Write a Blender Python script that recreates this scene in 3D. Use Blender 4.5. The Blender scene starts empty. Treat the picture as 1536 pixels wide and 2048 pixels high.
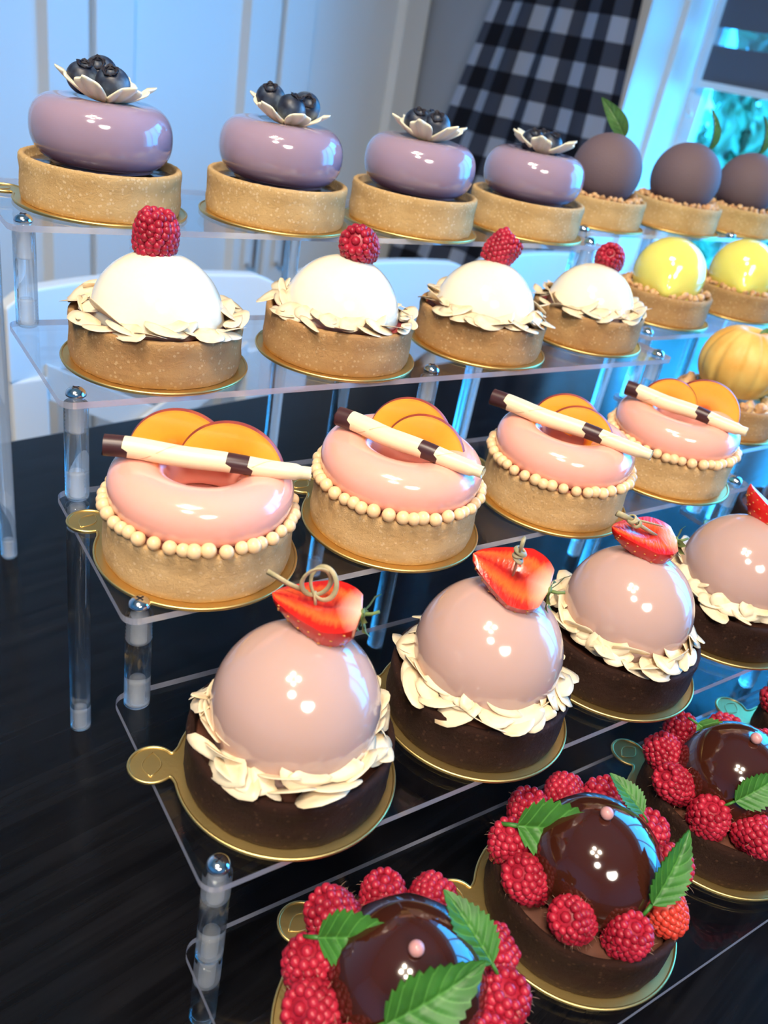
import bpy, bmesh, math, random
from mathutils import Vector, Matrix, Euler, Quaternion
from mathutils.geometry import tessellate_polygon
from mathutils import noise as mnoise

U = 0.05                       # one stand step = 5 cm
PI = math.pi
rnd = random.Random(7)
SC = bpy.context.scene
COL = SC.collection

# ------------------------------------------------------------------ camera
cam_d = bpy.data.cameras.new('camera')
cam = bpy.data.objects.new('camera', cam_d)
COL.objects.link(cam)
CR = Vector((0.8334354, -0.5279389, 0.1632973))
CD = Vector((-0.1459142, -0.4952462, -0.8564113))
CF = Vector((0.5330052, 0.6899361, -0.4897894))
_v = Vector((2.06664, -0.49663, 0.51638))          # rotation vector world -> camera (x right, y down, z forward)
_R = Matrix.Rotation(_v.length, 3, _v.normalized())
CR, CD, CF = _R[0], _R[1], _R[2]
CAM = Vector((-1.6207, -1.4635, 6.8624))
M3 = Matrix((CR, -CD, -CF)).transposed()
cam.matrix_world = Matrix.Translation(CAM * U) @ M3.to_4x4()
cam_d.sensor_fit = 'VERTICAL'
cam_d.sensor_height = 24.0
cam_d.sensor_width = 18.0
cam_d.lens = 1673.8 * 24.0 / 2048.0
cam_d.clip_start = 0.02
cam_d.clip_end = 60
cam_d.dof.use_dof = True
cam_d.dof.focus_distance = 0.37
cam_d.dof.aperture_fstop = 8.0
SC.camera = cam

# ------------------------------------------------------------------ view, world, light
SC.view_settings.view_transform = 'Standard'
SC.view_settings.look = 'None'
SC.view_settings.exposure = 0.0
SC.view_settings.gamma = 1.0
SC.view_settings.use_curve_mapping = False
SC.cycles.max_bounces = 14
SC.cycles.transparent_max_bounces = 40
SC.cycles.transmission_bounces = 14
SC.cycles.glossy_bounces = 5
SC.cycles.diffuse_bounces = 4
SC.cycles.sample_clamp_indirect = 6.0

A11 = math.radians(11)
EX = Vector((math.cos(A11), math.sin(A11), 0))
EY = Vector((-math.sin(A11), math.cos(A11), 0))
def PR(x, y, z=0.0):           # room frame (turned 11 degrees from the stand) -> world, in u
    return EX * x + EY * y + Vector((0, 0, z))

SKY = (0.03, 0.39, 1.0)
w = bpy.data.worlds.new('world'); SC.world = w; w.use_nodes = True
bg = w.node_tree.nodes['Background']
bg.inputs[0].default_value = (*SKY, 1); bg.inputs[1].default_value = 15.0

def area(name, loc, target, size, power, color, shape='DISK', size_y=None, spread=None):
    l = bpy.data.lights.new(name, 'AREA'); l.shape = shape; l.size = size * U
    if size_y: l.size_y = size_y * U
    l.energy = power; l.color = color
    if spread: l.spread = math.radians(spread)
    o = bpy.data.objects.new(name, l); COL.objects.link(o)
    o.location = loc * U
    o.rotation_euler = (target - loc).to_track_quat('-Z', 'Y').to_euler()
    return o
LAMP = Vector((-8.5, -3.0, 34.0))
WARM = (1.0, 0.85, 0.66)
for i, (dx, dy, s, p) in enumerate([(-2.6, 1.5, 2.8, 3.3), (1.8, 3.2, 2.4, 2.9), (3.4, -1.8, 2.8, 3.3), (-1.6, -3.4, 2.0, 2.0)]):
    area('ceiling_lamp_light', LAMP + Vector((dx, dy, 0)), Vector((3, 3, 2)), s, p * .74, WARM, spread=98)
area('overhead_fill_light', Vector((-17, -15, 35)), Vector((3, 3, 2)), 6, 5.2, (1.0, 0.9, 0.78), spread=98)  # added fill light, placed to give the domes their second highlight
area('overhead_fill_light', Vector((-8, -34, 34)), Vector((3, 3, 2)), 14, 11.0, (1.0, 0.91, 0.80), spread=95)  # added broad fill from behind the camera, stands for no real lamp
# daylight enters through the window: a portal guides the sampling of the sky
pl = bpy.data.lights.new('window_portal', 'AREA'); pl.shape = 'RECTANGLE'; pl.size = 42.5 * U; pl.size_y = 25 * U
plo = bpy.data.objects.new('window_portal', pl); COL.objects.link(plo)
plo.location = PR(35.7, -2.8, 11.5) * U
plo.rotation_euler = (-EX).to_track_quat('-Z', 'Z').to_euler()
try: pl.cycles.is_portal = True
except Exception: pass

# ------------------------------------------------------------------ materials
def nodes_of(m): return m.node_tree.nodes, m.node_tree.links
def mat(name, col=(.8, .8, .8), rough=.5, metal=0, trans=0, ior=1.45, coat=0, sss=0, spec=None, sssr=(1, .4, .25), sssc=.02):
    m = bpy.data.materials.new(name); m.use_nodes = True
    b = m.node_tree.nodes['Principled BSDF']
    b.inputs['Base Color'].default_value = (*col, 1)
    b.inputs['Roughness'].default_value = rough
    b.inputs['Metallic'].default_value = metal
    b.inputs['Transmission Weight'].default_value = trans
    b.inputs['IOR'].default_value = ior
    if coat:
        b.inputs['Coat Weight'].default_value = coat; b.inputs['Coat Roughness'].default_value = .10
    if spec is not None: b.inputs['Specular IOR Level'].default_value = spec
    if sss:
        b.inputs['Subsurface Weight'].default_value = sss
        b.inputs['Subsurface Radius'].default_value = sssr
        b.inputs['Subsurface Scale'].default_value = sssc
    return m
def tex(m, kind, scale, coord='Object', **kw):
    n, l = nodes_of(m)
    tc = n.new('ShaderNodeTexCoord'); t = n.new(kind)
    if 'Scale' in t.inputs: t.inputs['Scale'].default_value = scale
    for k, v in kw.items(): t.inputs[k].default_value = v
    l.new(tc.outputs[coord], t.inputs['Vector'])
    return t
def ramp(m, src, stops):
    n, l = nodes_of(m); r = n.new('ShaderNodeValToRGB'); l.new(src, r.inputs[0])
    e = r.color_ramp.elements
    while len(e) < len(stops): e.new(.5)
    for i, (p, c) in enumerate(stops):
        e[i].position = p; e[i].color = (*c, 1) if len(c) == 3 else c
    return r
def mixc(m, f, a, b, mode='MIX'):
    n, l = nodes_of(m); x = n.new('ShaderNodeMix'); x.data_type = 'RGBA'; x.blend_type = mode
    for sock, v in ((x.inputs[0], f), (x.inputs[6], a), (x.inputs[7], b)):
        if hasattr(v, 'is_output') or isinstance(v, bpy.types.NodeSocket): l.new(v, sock)
        elif isinstance(v, (int, float)): sock.default_value = v
        else: sock.default_value = (*v, 1)
    return x.outputs[2]
def math_(m, op, a, b=None, c=None):
    n, l = nodes_of(m); x = n.new('ShaderNodeMath'); x.operation = op
    for i, v in enumerate((a, b, c)):
        if v is None: continue
        if isinstance(v, bpy.types.NodeSocket): l.new(v, x.inputs[i])
        else: x.inputs[i].default_value = v
    return x.outputs[0]
def setc(m, sock, name='Base Color'):
    n, l = nodes_of(m); l.new(sock, n['Principled BSDF'].inputs[name])
def bump(m, h, strength=.3, dist=.001):
    n, l = nodes_of(m); b = n.new('ShaderNodeBump'); b.inputs['Strength'].default_value = strength
    b.inputs['Distance'].default_value = dist
    l.new(h, b.inputs['Height']); l.new(b.outputs[0], n['Principled BSDF'].inputs['Normal'])

def crust(name, base, dark, speck, sp_amt=.70, rough=.8):
    m = mat(name, base, rough)
    a = tex(m, 'ShaderNodeTexNoise', 55, Detail=6.0)
    c = ramp(m, a.outputs[0], [(.32, dark), (.68, base)])
    n, l = nodes_of(m)
    v = tex(m, 'ShaderNodeTexVoronoi', 620)
    sep = n.new('ShaderNodeSeparateColor'); l.new(v.outputs['Color'], sep.inputs[0])
    on = math_(m, 'MULTIPLY', math_(m, 'LESS_THAN', v.outputs['Distance'], .40), math_(m, 'GREATER_THAN', sep.outputs[0], sp_amt))
    setc(m, mixc(m, math_(m, 'MULTIPLY', on, .5), c.outputs[0], speck))
    f = tex(m, 'ShaderNodeTexNoise', 420, Detail=8.0, Roughness=.75)
    hh = math_(m, 'ADD', f.outputs[0], math_(m, 'MULTIPLY', on, .25))
    bump(m, hh, .8, .0016)
    return m
M = {}
M['crust'] = crust('shortcrust', (.70, .455, .195), (.56, .34, .13), (.86, .67, .40))
M['crust_warm'] = crust('baked_shortcrust', (.54, .31, .12), (.42, .215, .08), (.72, .50, .27), .80)
M['crust_pale'] = crust('pale_shortcrust', (.72, .46, .21), (.62, .37, .15), (.84, .62, .36), .82)
M['crust_choc'] = crust('cocoa_shortcrust', (.034, .011, .006), (.018, .006, .003), (.10, .045, .025), .88, .65)
def glaze(name, col, rough=.1, sss=.12, coat=.6):
    m = mat(name, col, rough, sss=sss, coat=coat, sssc=.012)
    f = tex(m, 'ShaderNodeTexNoise', 45, Detail=3.0)
    bump(m, f.outputs[0], .12, .0012)
    return m
M['crust_choc'].node_tree.nodes['Principled BSDF'].inputs['Specular IOR Level'].default_value = .25
M['lilac'] = glaze('lilac_glaze', (.33, .235, .31))
M['cream'] = glaze('cream_glaze', (.88, .80, .62), .12)
M['pinkdonut'] = glaze('salmon_pink_glaze', (.90, .41, .32), .14)
M['blush'] = glaze('blush_glaze', (.51, .33, .285), .12)
M['chocglaze'] = glaze('chocolate_glaze', (.042, .010, .005), .07, sss=0, coat=1)
M['lemon'] = glaze('lemon_glaze', (.88, .78, .16), .09)
M['pumpkin'] = mat('yellow_velvet', (.80, .48, .10), .5)
c = tex(M['pumpkin'], 'ShaderNodeTexNoise', 50, Detail=5.0); setc(M['pumpkin'], ramp(M['pumpkin'], c.outputs[0], [(.3, (.74, .36, .06)), (.6, (.83, .55, .15))]).outputs[0])
M['velvet'] = mat('plum_brown_velvet', (.15, .10, .112), .72)
f = tex(M['velvet'], 'ShaderNodeTexNoise', 900, Detail=3.0); bump(M['velvet'], f.outputs[0], .6, .0006)
M['jam'] = mat('dark_berry_jam', (.035, .004, .012), .15, coat=.6)
f = tex(M['jam'], 'ShaderNodeTexNoise', 200, Detail=3.0); bump(M['jam'], f.outputs[0], .8, .002)
M['cocoa_cream'] = mat('cocoa_cream', (.10, .035, .02), .5)
M['pale_cream'] = mat('pale_cream', (.75, .62, .42), .5)
M['redfill'] = mat('red_compote', (.28, .03, .03), .35)
M['whitechoc'] = mat('white_chocolate', (.86, .76, .54), .38, sss=.15, sssc=.01)
M['pearl'] = mat('cream_sugar_pearl', (.86, .57, .31), .3, sss=.15, sssc=.006)
M['pinkpearl'] = mat('pink_sugar_pearl', (.55, .27, .26), .28)
M['almond'] = mat('sliced_almond', (.9, .76, .52), .42, sss=.06, sssc=.006)
a_ = tex(M['almond'], 'ShaderNodeTexNoise', 90, Detail=3.0); setc(M['almond'], ramp(M['almond'], a_.outputs[0], [(.3, (.70, .49, .26)), (.5, (.80, .65, .44))]).outputs[0])
M['nut'] = mat('chopped_nut', (.62, .34, .15), .6)
a_ = tex(M['nut'], 'ShaderNodeTexNoise', 60, Detail=3.0); setc(M['nut'], ramp(M['nut'], a_.outputs[0], [(.35, (.50, .22, .09)), (.6, (.72, .46, .22))]).outputs[0])
M['pistachio'] = mat('pistachio_nut', (.2, .25, .04), .5)
a_ = tex(M['pistachio'], 'ShaderNodeTexNoise', 200, Detail=3.0); setc(M['pistachio'], ramp(M['pistachio'], a_.outputs[0], [(.4, (.10, .05, .02)), (.55, (.30, .33, .05))]).outputs[0])
M['raspberry'] = mat('raspberry_flesh', (.42, .012, .03), .38, sss=.25, sssc=.006, sssr=(1, .2, .2))
a_ = tex(M['raspberry'], 'ShaderNodeTexNoise', 90, Detail=2.0); setc(M['raspberry'], ramp(M['raspberry'], a_.outputs[0], [(.35, (.28, .006, .02)), (.6, (.46, .018, .045))]).outputs[0])
M['raspberry_orange'] = mat('bright_raspberry_flesh', (.62, .05, .03), .3, sss=.25, sssc=.006, sssr=(1, .2, .2))
M['hair'] = mat('berry_hair', (.55, .35, .25), .6)
M['blueberry'] = mat('blueberry_skin', (.012, .017, .04), .42)
a_ = tex(M['blueberry'], 'ShaderNodeTexNoise', 110, Detail=5.0); setc(M['blueberry'], ramp(M['blueberry'], a_.outputs[0], [(.36, (.010, .011, .024)), (.52, (.035, .048, .078)), (.68, (.14, .18, .23))]).outputs[0])
M['blueberry_crown'] = mat('blueberry_crown', (.012, .010, .018), .7)
def leafmat(name, dark, light, rough=.45):
    m = mat(name, dark, rough, sss=.0)
    n, l = nodes_of(m); tc = n.new('ShaderNodeTexCoord'); sp = n.new('ShaderNodeSeparateXYZ'); l.new(tc.outputs['UV'], sp.inputs[0])
    av = math_(m, 'ABSOLUTE', math_(m, 'SUBTRACT', sp.outputs[1], .5))
    q = math_(m, 'FRACT', math_(m, 'SUBTRACT', math_(m, 'MULTIPLY', sp.outputs[0], 7.0), math_(m, 'MULTIPLY', av, 3.4)))
    side = math_(m, 'LESS_THAN', math_(m, 'ABSOLUTE', math_(m, 'SUBTRACT', q, .5)), .07)
    mid = math_(m, 'LESS_THAN', av, .022)
    f = math_(m, 'MULTIPLY', math_(m, 'MAXIMUM', side, mid), .55)
    nz = tex(m, 'ShaderNodeTexNoise', 120, Detail=3.0)
    base = ramp(m, nz.outputs[0], [(.35, tuple(x * .75 for x in dark)), (.65, tuple(x * 1.25 for x in dark))])
    setc(m, mixc(m, f, base.outputs[0], light))
    return m
M['mint'] = leafmat('mint_leaf_green', (.032, .135, .016), (.085, .26, .045))
M['citrus_leaf'] = leafmat('citrus_leaf_green', (.055, .135, .035), (.11, .22, .07), .3)
M['calyx'] = mat('strawberry_leaf_green', (.14, .20, .06), .6)
M['pick'] = mat('bamboo_strip', (.28, .24, .12), .5)
a_ = tex(M['pick'], 'ShaderNodeTexNoise', 200, Detail=3.0); setc(M['pick'], ramp(M['pick'], a_.outputs[0], [(.35, (.30, .28, .15)), (.65, (.50, .40, .23))]).outputs[0])
M['straw_skin'] = mat('strawberry_skin', (.62, .012, .008), .22, coat=.5, sss=.15, sssc=.005, sssr=(1, .2, .1))
M['straw_seed'] = mat('strawberry_seed', (.55, .22, .05), .5)
def strawcut():
    m = mat('strawberry_cut_face', (.8, .1, .03), .22, coat=.4)
    n, l = nodes_of(m); tc = n.new('ShaderNodeTexCoord'); sp = n.new('ShaderNodeSeparateXYZ'); l.new(tc.outputs['UV'], sp.inputs[0])
    av = math_(m, 'ABSOLUTE', math_(m, 'SUBTRACT', math_(m, 'MULTIPLY', sp.outputs[1], 2.0), 1.0))
    st = tex(m, 'ShaderNodeTexNoise', 1, coord='UV', Detail=4.0)
    mp = n.new('ShaderNodeMapping'); mp.inputs['Scale'].default_value = (26, 5, 1); l.new(tc.outputs['UV'], mp.inputs[0]); l.new(mp.outputs[0], st.inputs['Vector'])
    v = math_(m, 'ADD', av, math_(m, 'MULTIPLY', math_(m, 'SUBTRACT', st.outputs[0], .5), .45))
    red = ramp(m, v, [(.0, (.42, .012, .008)), (.25, (.70, .055, .015)), (.55, (.84, .12, .02)), (.8, (.60, .012, .006))])
    top = ramp(m, math_(m, 'SUBTRACT', sp.outputs[0], math_(m, 'MULTIPLY', av, .18)), [(.68, (0, 0, 0)), (.98, (.9, .9, .9))])
    setc(m, mixc(m, top.outputs[0], red.outputs[0], (.88, .62, .45)))
    bump(m, st.outputs[0], .3, .001)
    return m
M['straw_cut'] = strawcut()
def peachm():
    m = mat('peach_flesh', (.86, .36, .03), .22, coat=.4, sss=.3, sssc=.01, sssr=(1, .5, .1))
    n, l = nodes_of(m); tc = n.new('ShaderNodeTexCoord'); sp = n.new('ShaderNodeSeparateXYZ'); l.new(tc.outputs['UV'], sp.inputs[0])
    nz = tex(m, 'ShaderNodeTexNoise', 60, Detail=4.0)
    v = math_(m, 'ADD', sp.outputs[0], math_(m, 'MULTIPLY', math_(m, 'SUBTRACT', nz.outputs[0], .5), .35))
    r = ramp(m, v, [(.0, (.50, .06, .02)), (.16, (.80, .26, .02)), (.42, (.84, .37, .035)), (.92, (.88, .42, .05)), (1.0, (.84, .30, .04))])
    setc(m, r.outputs[0])
    return m
M['peach'] = peachm()
M['peach_skin'] = mat('peach_skin', (.26, .02, .025), .45)
a_ = tex(M['peach_skin'], 'ShaderNodeTexNoise', 60, Detail=3.0); setc(M['peach_skin'], ramp(M['peach_skin'], a_.outputs[0], [(.35, (.14, .01, .03)), (.7, (.55, .10, .03))]).outputs[0])
def stickm():
    m = mat('striped_chocolate', (.88, .70, .42), .35, sss=.1, sssc=.006)
    n, l = nodes_of(m); tc = n.new('ShaderNodeTexCoord'); sp = n.new('ShaderNodeSeparateXYZ'); l.new(tc.outputs['UV'], sp.inputs[0])
    s = math_(m, 'ADD', sp.outputs[0], math_(m, 'MULTIPLY', sp.outputs[1], .03))
    e = math_(m, 'LESS_THAN', s, .115)
    b = math_(m, 'LESS_THAN', math_(m, 'ABSOLUTE', math_(m, 'SUBTRACT', s, .66)), .052)
    seam = math_(m, 'LESS_THAN', math_(m, 'ABSOLUTE', math_(m, 'SUBTRACT', math_(m, 'FRACT', math_(m, 'ADD', math_(m, 'MULTIPLY', sp.outputs[0], 2.2), sp.outputs[1])), .5)), .012)
    c0 = mixc(m, math_(m, 'MULTIPLY', seam, .6), (.88, .72, .46), (.50, .30, .14))
    setc(m, mixc(m, math_(m, 'MAXIMUM', e, b), c0, (.055, .020, .022)))
    return m
M['stick'] = stickm()
M['gold'] = mat('gold_card', (.78, .57, .22), .40, metal=1)
f = tex(M['gold'], 'ShaderNodeTexNoise', 500, Detail=2.0); bump(M['gold'], f.outputs[0], .15, .0004)
M['chrome'] = mat('polished_steel', (.8, .8, .82), .14, metal=1)
M['frost'] = mat('frosted_thread', (.80, .84, .88), .4, trans=.25, ior=1.3)
n_, l_ = nodes_of(M['frost']); tr_ = n_.new('ShaderNodeBsdfTransparent'); mx_ = n_.new('ShaderNodeMixShader'); mx_.inputs[0].default_value = .36
l_.new(tr_.outputs[0], mx_.inputs[1]); l_.new(n_['Principled BSDF'].outputs[0], mx_.inputs[2]); l_.new(mx_.outputs[0], n_['Material Output'].inputs[0])
M['acrylic_rod'] = mat('clear_acrylic_rod', (.98, .99, 1), .02, trans=1, ior=1.49)
n_, l_ = nodes_of(M['acrylic_rod']); tr_ = n_.new('ShaderNodeBsdfTransparent'); mx_ = n_.new('ShaderNodeMixShader'); mx_.inputs[0].default_value = .6
l_.new(tr_.outputs[0], mx_.inputs[1]); l_.new(n_['Principled BSDF'].outputs[0], mx_.inputs[2]); l_.new(mx_.outputs[0], n_['Material Output'].inputs[0])
def sheet(name, tint, base_t, extra):
    m = bpy.data.materials.new(name); m.use_nodes = True; n, l = nodes_of(m); n.remove(n['Principled BSDF'])
    out = n['Material Output']
    tr = n.new('ShaderNodeBsdfTransparent'); tr.inputs[0].default_value = (*tint, 1)
    gl = n.new('ShaderNodeBsdfGlossy'); gl.inputs['Roughness'].default_value = extra
    lw = n.new('ShaderNodeLayerWeight'); lw.inputs[0].default_value = .5
    p5 = math_(m, 'POWER', lw.outputs['Facing'], 4.5)
    fr = math_(m, 'ADD', math_(m, 'MULTIPLY', p5, .9), base_t)
    mx = n.new('ShaderNodeMixShader'); l.new(fr, mx.inputs[0]); l.new(tr.outputs[0], mx.inputs[1]); l.new(gl.outputs[0], mx.inputs[2])
    l.new(mx.outputs[0], out.inputs[0]); return m
M['acrylic'] = sheet('clear_acrylic_sheet', (.97, .975, .985), .035, .03)
M['glass'] = sheet('window_glass', (.97, .99, .99), .03, .01)
def edgem():
    m = bpy.data.materials.new('acrylic_edge'); m.use_nodes = True; n, l = nodes_of(m); n.remove(n['Principled BSDF'])
    out = n['Material Output']
    tr = n.new('ShaderNodeBsdfTransparent'); tr.inputs[0].default_value = (.75, .78, .86, 1)
    df = n.new('ShaderNodeBsdfDiffuse'); df.inputs[0].default_value = (.62, .64, .78, 1)
    gl = n.new('ShaderNodeBsdfGlossy'); gl.inputs['Roughness'].default_value = .15
    a = n.new('ShaderNodeMixShader'); a.inputs[0].default_value = .45; l.new(df.outputs[0], a.inputs[1]); l.new(gl.outputs[0], a.inputs[2])
    b = n.new('ShaderNodeMixShader'); b.inputs[0].default_value = .62; l.new(tr.outputs[0], b.inputs[1]); l.new(a.outputs[0], b.inputs[2])
    l.new(b.outputs[0], out.inputs[0]); return m
M['edge'] = edgem()
def tablem():
    m = mat('black_stained_wood', (.006, .006, .008), .24, spec=.22)
    n, l = nodes_of(m)
    t = tex(m, 'ShaderNodeTexNoise', 1, Detail=8.0, Roughness=.6)
    tc = n.new('ShaderNodeTexCoord'); mp = n.new('ShaderNodeMapping'); mp.inputs['Scale'].default_value = (6, 160, 10); l.new(tc.outputs['Object'], mp.inputs[0]); l.new(mp.outputs[0], t.inputs['Vector'])
    setc(m, ramp(m, t.outputs[0], [(.35, (.003, .003, .004)), (.75, (.009, .009, .011))]).outputs[0])
    t2 = tex(m, 'ShaderNodeTexNoise', 9, Detail=5.0)
    setc(m, ramp(m, t2.outputs[0], [(.3, (.13, .13, .13)), (.7, (.24, .24, .24))]).outputs[0], 'Roughness')
    bump(m, t.outputs[0], .10, .0008)
    return m
M['table'] = tablem()
M['wallpaint'] = mat('shaded_wall_paint', (.34, .37, .42), .8)  # shade and blue daylight on the window wall put into its colour
f = tex(M['wallpaint'], 'ShaderNodeTexNoise', 30, Detail=4.0); bump(M['wallpaint'], f.outputs[0], .1, .002)
M['white'] = mat('white_paint', (.76, .77, .76), .38)
f = tex(M['white'], 'ShaderNodeTexNoise', 12, Detail=3.0); bump(M['white'], f.outputs[0], .05, .001)
M['whitewall'] = mat('white_wall_plaster', (.72, .72, .72), .85)
f = tex(M['whitewall'], 'ShaderNodeTexNoise', 40, Detail=4.0); bump(M['whitewall'], f.outputs[0], .1, .002)
M['floor'] = mat('oak_floor', (.22, .13, .07), .45)
f = tex(M['floor'], 'ShaderNodeTexBrick', 4, Mortar_Size=.004) if False else tex(M['floor'], 'ShaderNodeTexNoise', 8, Detail=6.0)
setc(M['floor'], ramp(M['floor'], f.outputs[0], [(.3, (.16, .09, .045)), (.7, (.27, .17, .09))]).outputs[0])
def gingham():
    m = mat('gingham_cotton', (.5, .5, .5), .85)
    n, l = nodes_of(m); tc = n.new('ShaderNodeTexCoord'); sp = n.new('ShaderNodeSeparateXYZ'); l.new(tc.outputs['UV'], sp.inputs[0])
    a = math_(m, 'LESS_THAN', math_(m, 'FRACT', sp.outputs[0]), .5)
    b = math_(m, 'LESS_THAN', math_(m, 'FRACT', sp.outputs[1]), .5)
    s = math_(m, 'MULTIPLY', math_(m, 'ADD', a, b), .5)
    r = ramp(m, s, [(.0, (.50, .56, .68)), (.25, (.075, .088, .13)), (.75, (.006, .007, .016))]); r.color_ramp.interpolation = 'CONSTANT'  # black and white cloth with the blue daylight tint mixed into its colours
    r.color_ramp.elements[1].position = .25; r.color_ramp.elements[2].position = .75
    setc(m, r.outputs[0])
    tl = n.new('ShaderNodeBsdfTranslucent'); l.new(r.outputs[0], tl.inputs[0]); mx = n.new('ShaderNodeMixShader'); mx.inputs[0].default_value = .35
    l.new(n['Principled BSDF'].outputs[0], mx.inputs[1]); l.new(tl.outputs[0], mx.inputs[2]); l.new(mx.outputs[0], n['Material Output'].inputs[0])
    return m
M['gingham'] = gingham()
M['blind_dark'] = mat('dark_blind_fabric', (.10, .11, .14), .8)
m = sheet('sheer_blind_fabric', (.75, .78, .8), .12, .6); M['blind_sheer'] = m
M['leaf_out'] = mat('garden_leaf', (.08, .22, .13), .5)
a_ = tex(M['leaf_out'], 'ShaderNodeTexNoise', 3, Detail=2.0); setc(M['leaf_out'], ramp(M['leaf_out'], a_.outputs[0], [(.3, (.04, .13, .08)), (.7, (.25, .42, .24))]).outputs[0])
M['bark'] = mat('garden_bark', (.12, .08, .05), .9)
M['grass'] = mat('garden_grass', (.08, .20, .05), .9)
a_ = tex(M['grass'], 'ShaderNodeTexNoise', 6, Detail=4.0); setc(M['grass'], ramp(M['grass'], a_.outputs[0], [(.3, (.05, .13, .03)), (.7, (.12, .27, .07))]).outputs[0])

# ------------------------------------------------------------------ mesh builder
class MB:
    def __init__(s): s.v = []; s.f = []; s.m = []; s.uv = {}
    def add(s, vs, fs, mi=0, uvs=None):
        o = len(s.v); s.v += [Vector(v) for v in vs]
        for f in fs: s.f.append([i + o for i in f]); s.m.append(mi)
        if uvs:
            for i, q in enumerate(uvs): s.uv[o + i] = q
        return o
    def grid(s, nu, nv, fn, mi=0, cu=False, cv=False, uv=False, flip=False):
        vs = []; uvs = []
        for i in range(nu):
            for j in range(nv):
                a = i / (nu if cu else nu - 1); b = j / (nv if cv else nv - 1)
                vs.append(fn(a, b)); uvs.append((a, b))
        fs = []
        for i in range(nu if cu else nu - 1):
            for j in range(nv if cv else nv - 1):
                q = [i * nv + j, ((i + 1) % nu) * nv + j, ((i + 1) % nu) * nv + (j + 1) % nv, i * nv + (j + 1) % nv]
                fs.append(q[::-1] if flip else q)
        return s.add(vs, fs, mi, uvs if uv else None)
    def lathe(s, prof, seg=64, mi=0, jit=0, axis_noise=0, seed=0):
        # prof: list of (r,z); closed onto axis where r==0
        base = len(s.v); rings = []
        for (r, z) in prof:
            if r <= 1e-6:
                rings.append([len(s.v)]); s.v.append(Vector((0, 0, z)))
            else:
                ring = []
                for k in range(seg):
                    a = 2 * PI * k / seg; rr = r; zz = z
                    if jit:
                        nn = mnoise.noise(Vector((math.cos(a) * 6 + seed, math.sin(a) * 6, z * 9)))
                        n2 = mnoise.noise(Vector((math.cos(a) * 25 + seed, math.sin(a) * 25, z * 25 + 3)))
                        rr += jit * (nn * .7 + n2 * .4); zz += jit * .5 * n2
                    ring.append(len(s.v)); s.v.append(Vector((rr * math.cos(a), rr * math.sin(a), zz)))
                rings.append(ring)
        for a, b in zip(rings, rings[1:]):
            if len(a) == 1 and len(b) == 1: continue
            for k in range(seg):
                k2 = (k + 1) % seg
                if len(a) == 1: f = [a[0], b[k2], b[k]]
                elif len(b) == 1: f = [a[k], a[k2], b[0]]
                else: f = [a[k], a[k2], b[k2], b[k]]
                s.f.append(f); s.m.append(mi)
        return base
    def tube(s, pts, rad, seg=10, mi=0, closed=False, caps=True, uv=False, flat=None):
        pts = [Vector(p) for p in pts]; n = len(pts)
        R = rad if isinstance(rad, (list, tuple)) else [rad] * n
        base = len(s.v); t0 = None; nrm = None
        for i, p in enumerate(pts):
            if closed: t = pts[(i + 1) % n] - pts[i - 1]
            else: t = pts[min(i + 1, n - 1)] - pts[max(i - 1, 0)]
            t.normalize()
            if nrm is None:
                up = Vector((0, 0, 1)) if abs(t.z) < .9 else Vector((1, 0, 0))
                nrm = t.cross(up).normalized()
            else:
                nrm = (nrm - t * nrm.dot(t)).normalized()
            bi = t.cross(nrm)
            for k in range(seg):
                a = 2 * PI * k / seg
                fx, fy = (1, 1) if flat is None else flat
                if uv: s.uv[len(s.v)] = (i / (n - 1), k / seg)
                s.v.append(p + nrm * (math.cos(a) * R[i] * fx) + bi * (math.sin(a) * R[i] * fy))
        for i in range(n if closed else n - 1):
            for k in range(seg):
                a = base + i * seg + k; b = base + i * seg + (k + 1) % seg
                c = base + ((i + 1) % n) * seg + (k + 1) % seg; d = base + ((i + 1) % n) * seg + k
                s.f.append([a, b, c, d]); s.m.append(mi)
        if caps and not closed:
            s.f.append([base + k for k in range(seg)][::-1]); s.m.append(mi)
            s.f.append([base + (n - 1) * seg + k for k in range(seg)]); s.m.append(mi)
    def ball(s, c, r, nu=10, nv=7, mi=0, sc=(1, 1, 1), rot=None, jit=0):
        c = Vector(c); base = len(s.v)
        def P(th, ph):
            v = Vector((math.sin(th) * math.cos(ph) * sc[0], math.sin(th) * math.sin(ph) * sc[1], math.cos(th) * sc[2])) * r
            if jit: v *= 1 + jit * rnd.uniform(-1, 1)
            if rot: v = rot @ v
            return c + v
        s.v.append(P(0, 0))
        for i in range(1, nv):
            for k in range(nu): s.v.append(P(PI * i / nv, 2 * PI * k / nu))
        s.v.append(P(PI, 0)); last = len(s.v) - 1
        for k in range(nu):
            k2 = (k + 1) % nu
            s.f.append([base, base + 1 + k, base + 1 + k2]); s.m.append(mi)
            for i in range(nv - 2):
                a = base + 1 + i * nu
                s.f.append([a + k, a + nu + k, a + nu + k2, a + k2]); s.m.append(mi)
            a = base + 1 + (nv - 2) * nu
            s.f.append([a + k, last, a + k2]); s.m.append(mi)
    def box(s, a, b, mi=0, fn=None):
        x0, y0, z0 = a; x1, y1, z1 = b
        vs = [(x0, y0, z0), (x1, y0, z0), (x1, y1, z0), (x0, y1, z0), (x0, y0, z1), (x1, y0, z1), (x1, y1, z1), (x0, y1, z1)]
        if fn: vs = [fn(*v) for v in vs]
        s.add(vs, [[3, 2, 1, 0], [4, 5, 6, 7], [0, 1, 5, 4], [1, 2, 6, 5], [2, 3, 7, 6], [3, 0, 4, 7]], mi)
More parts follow.
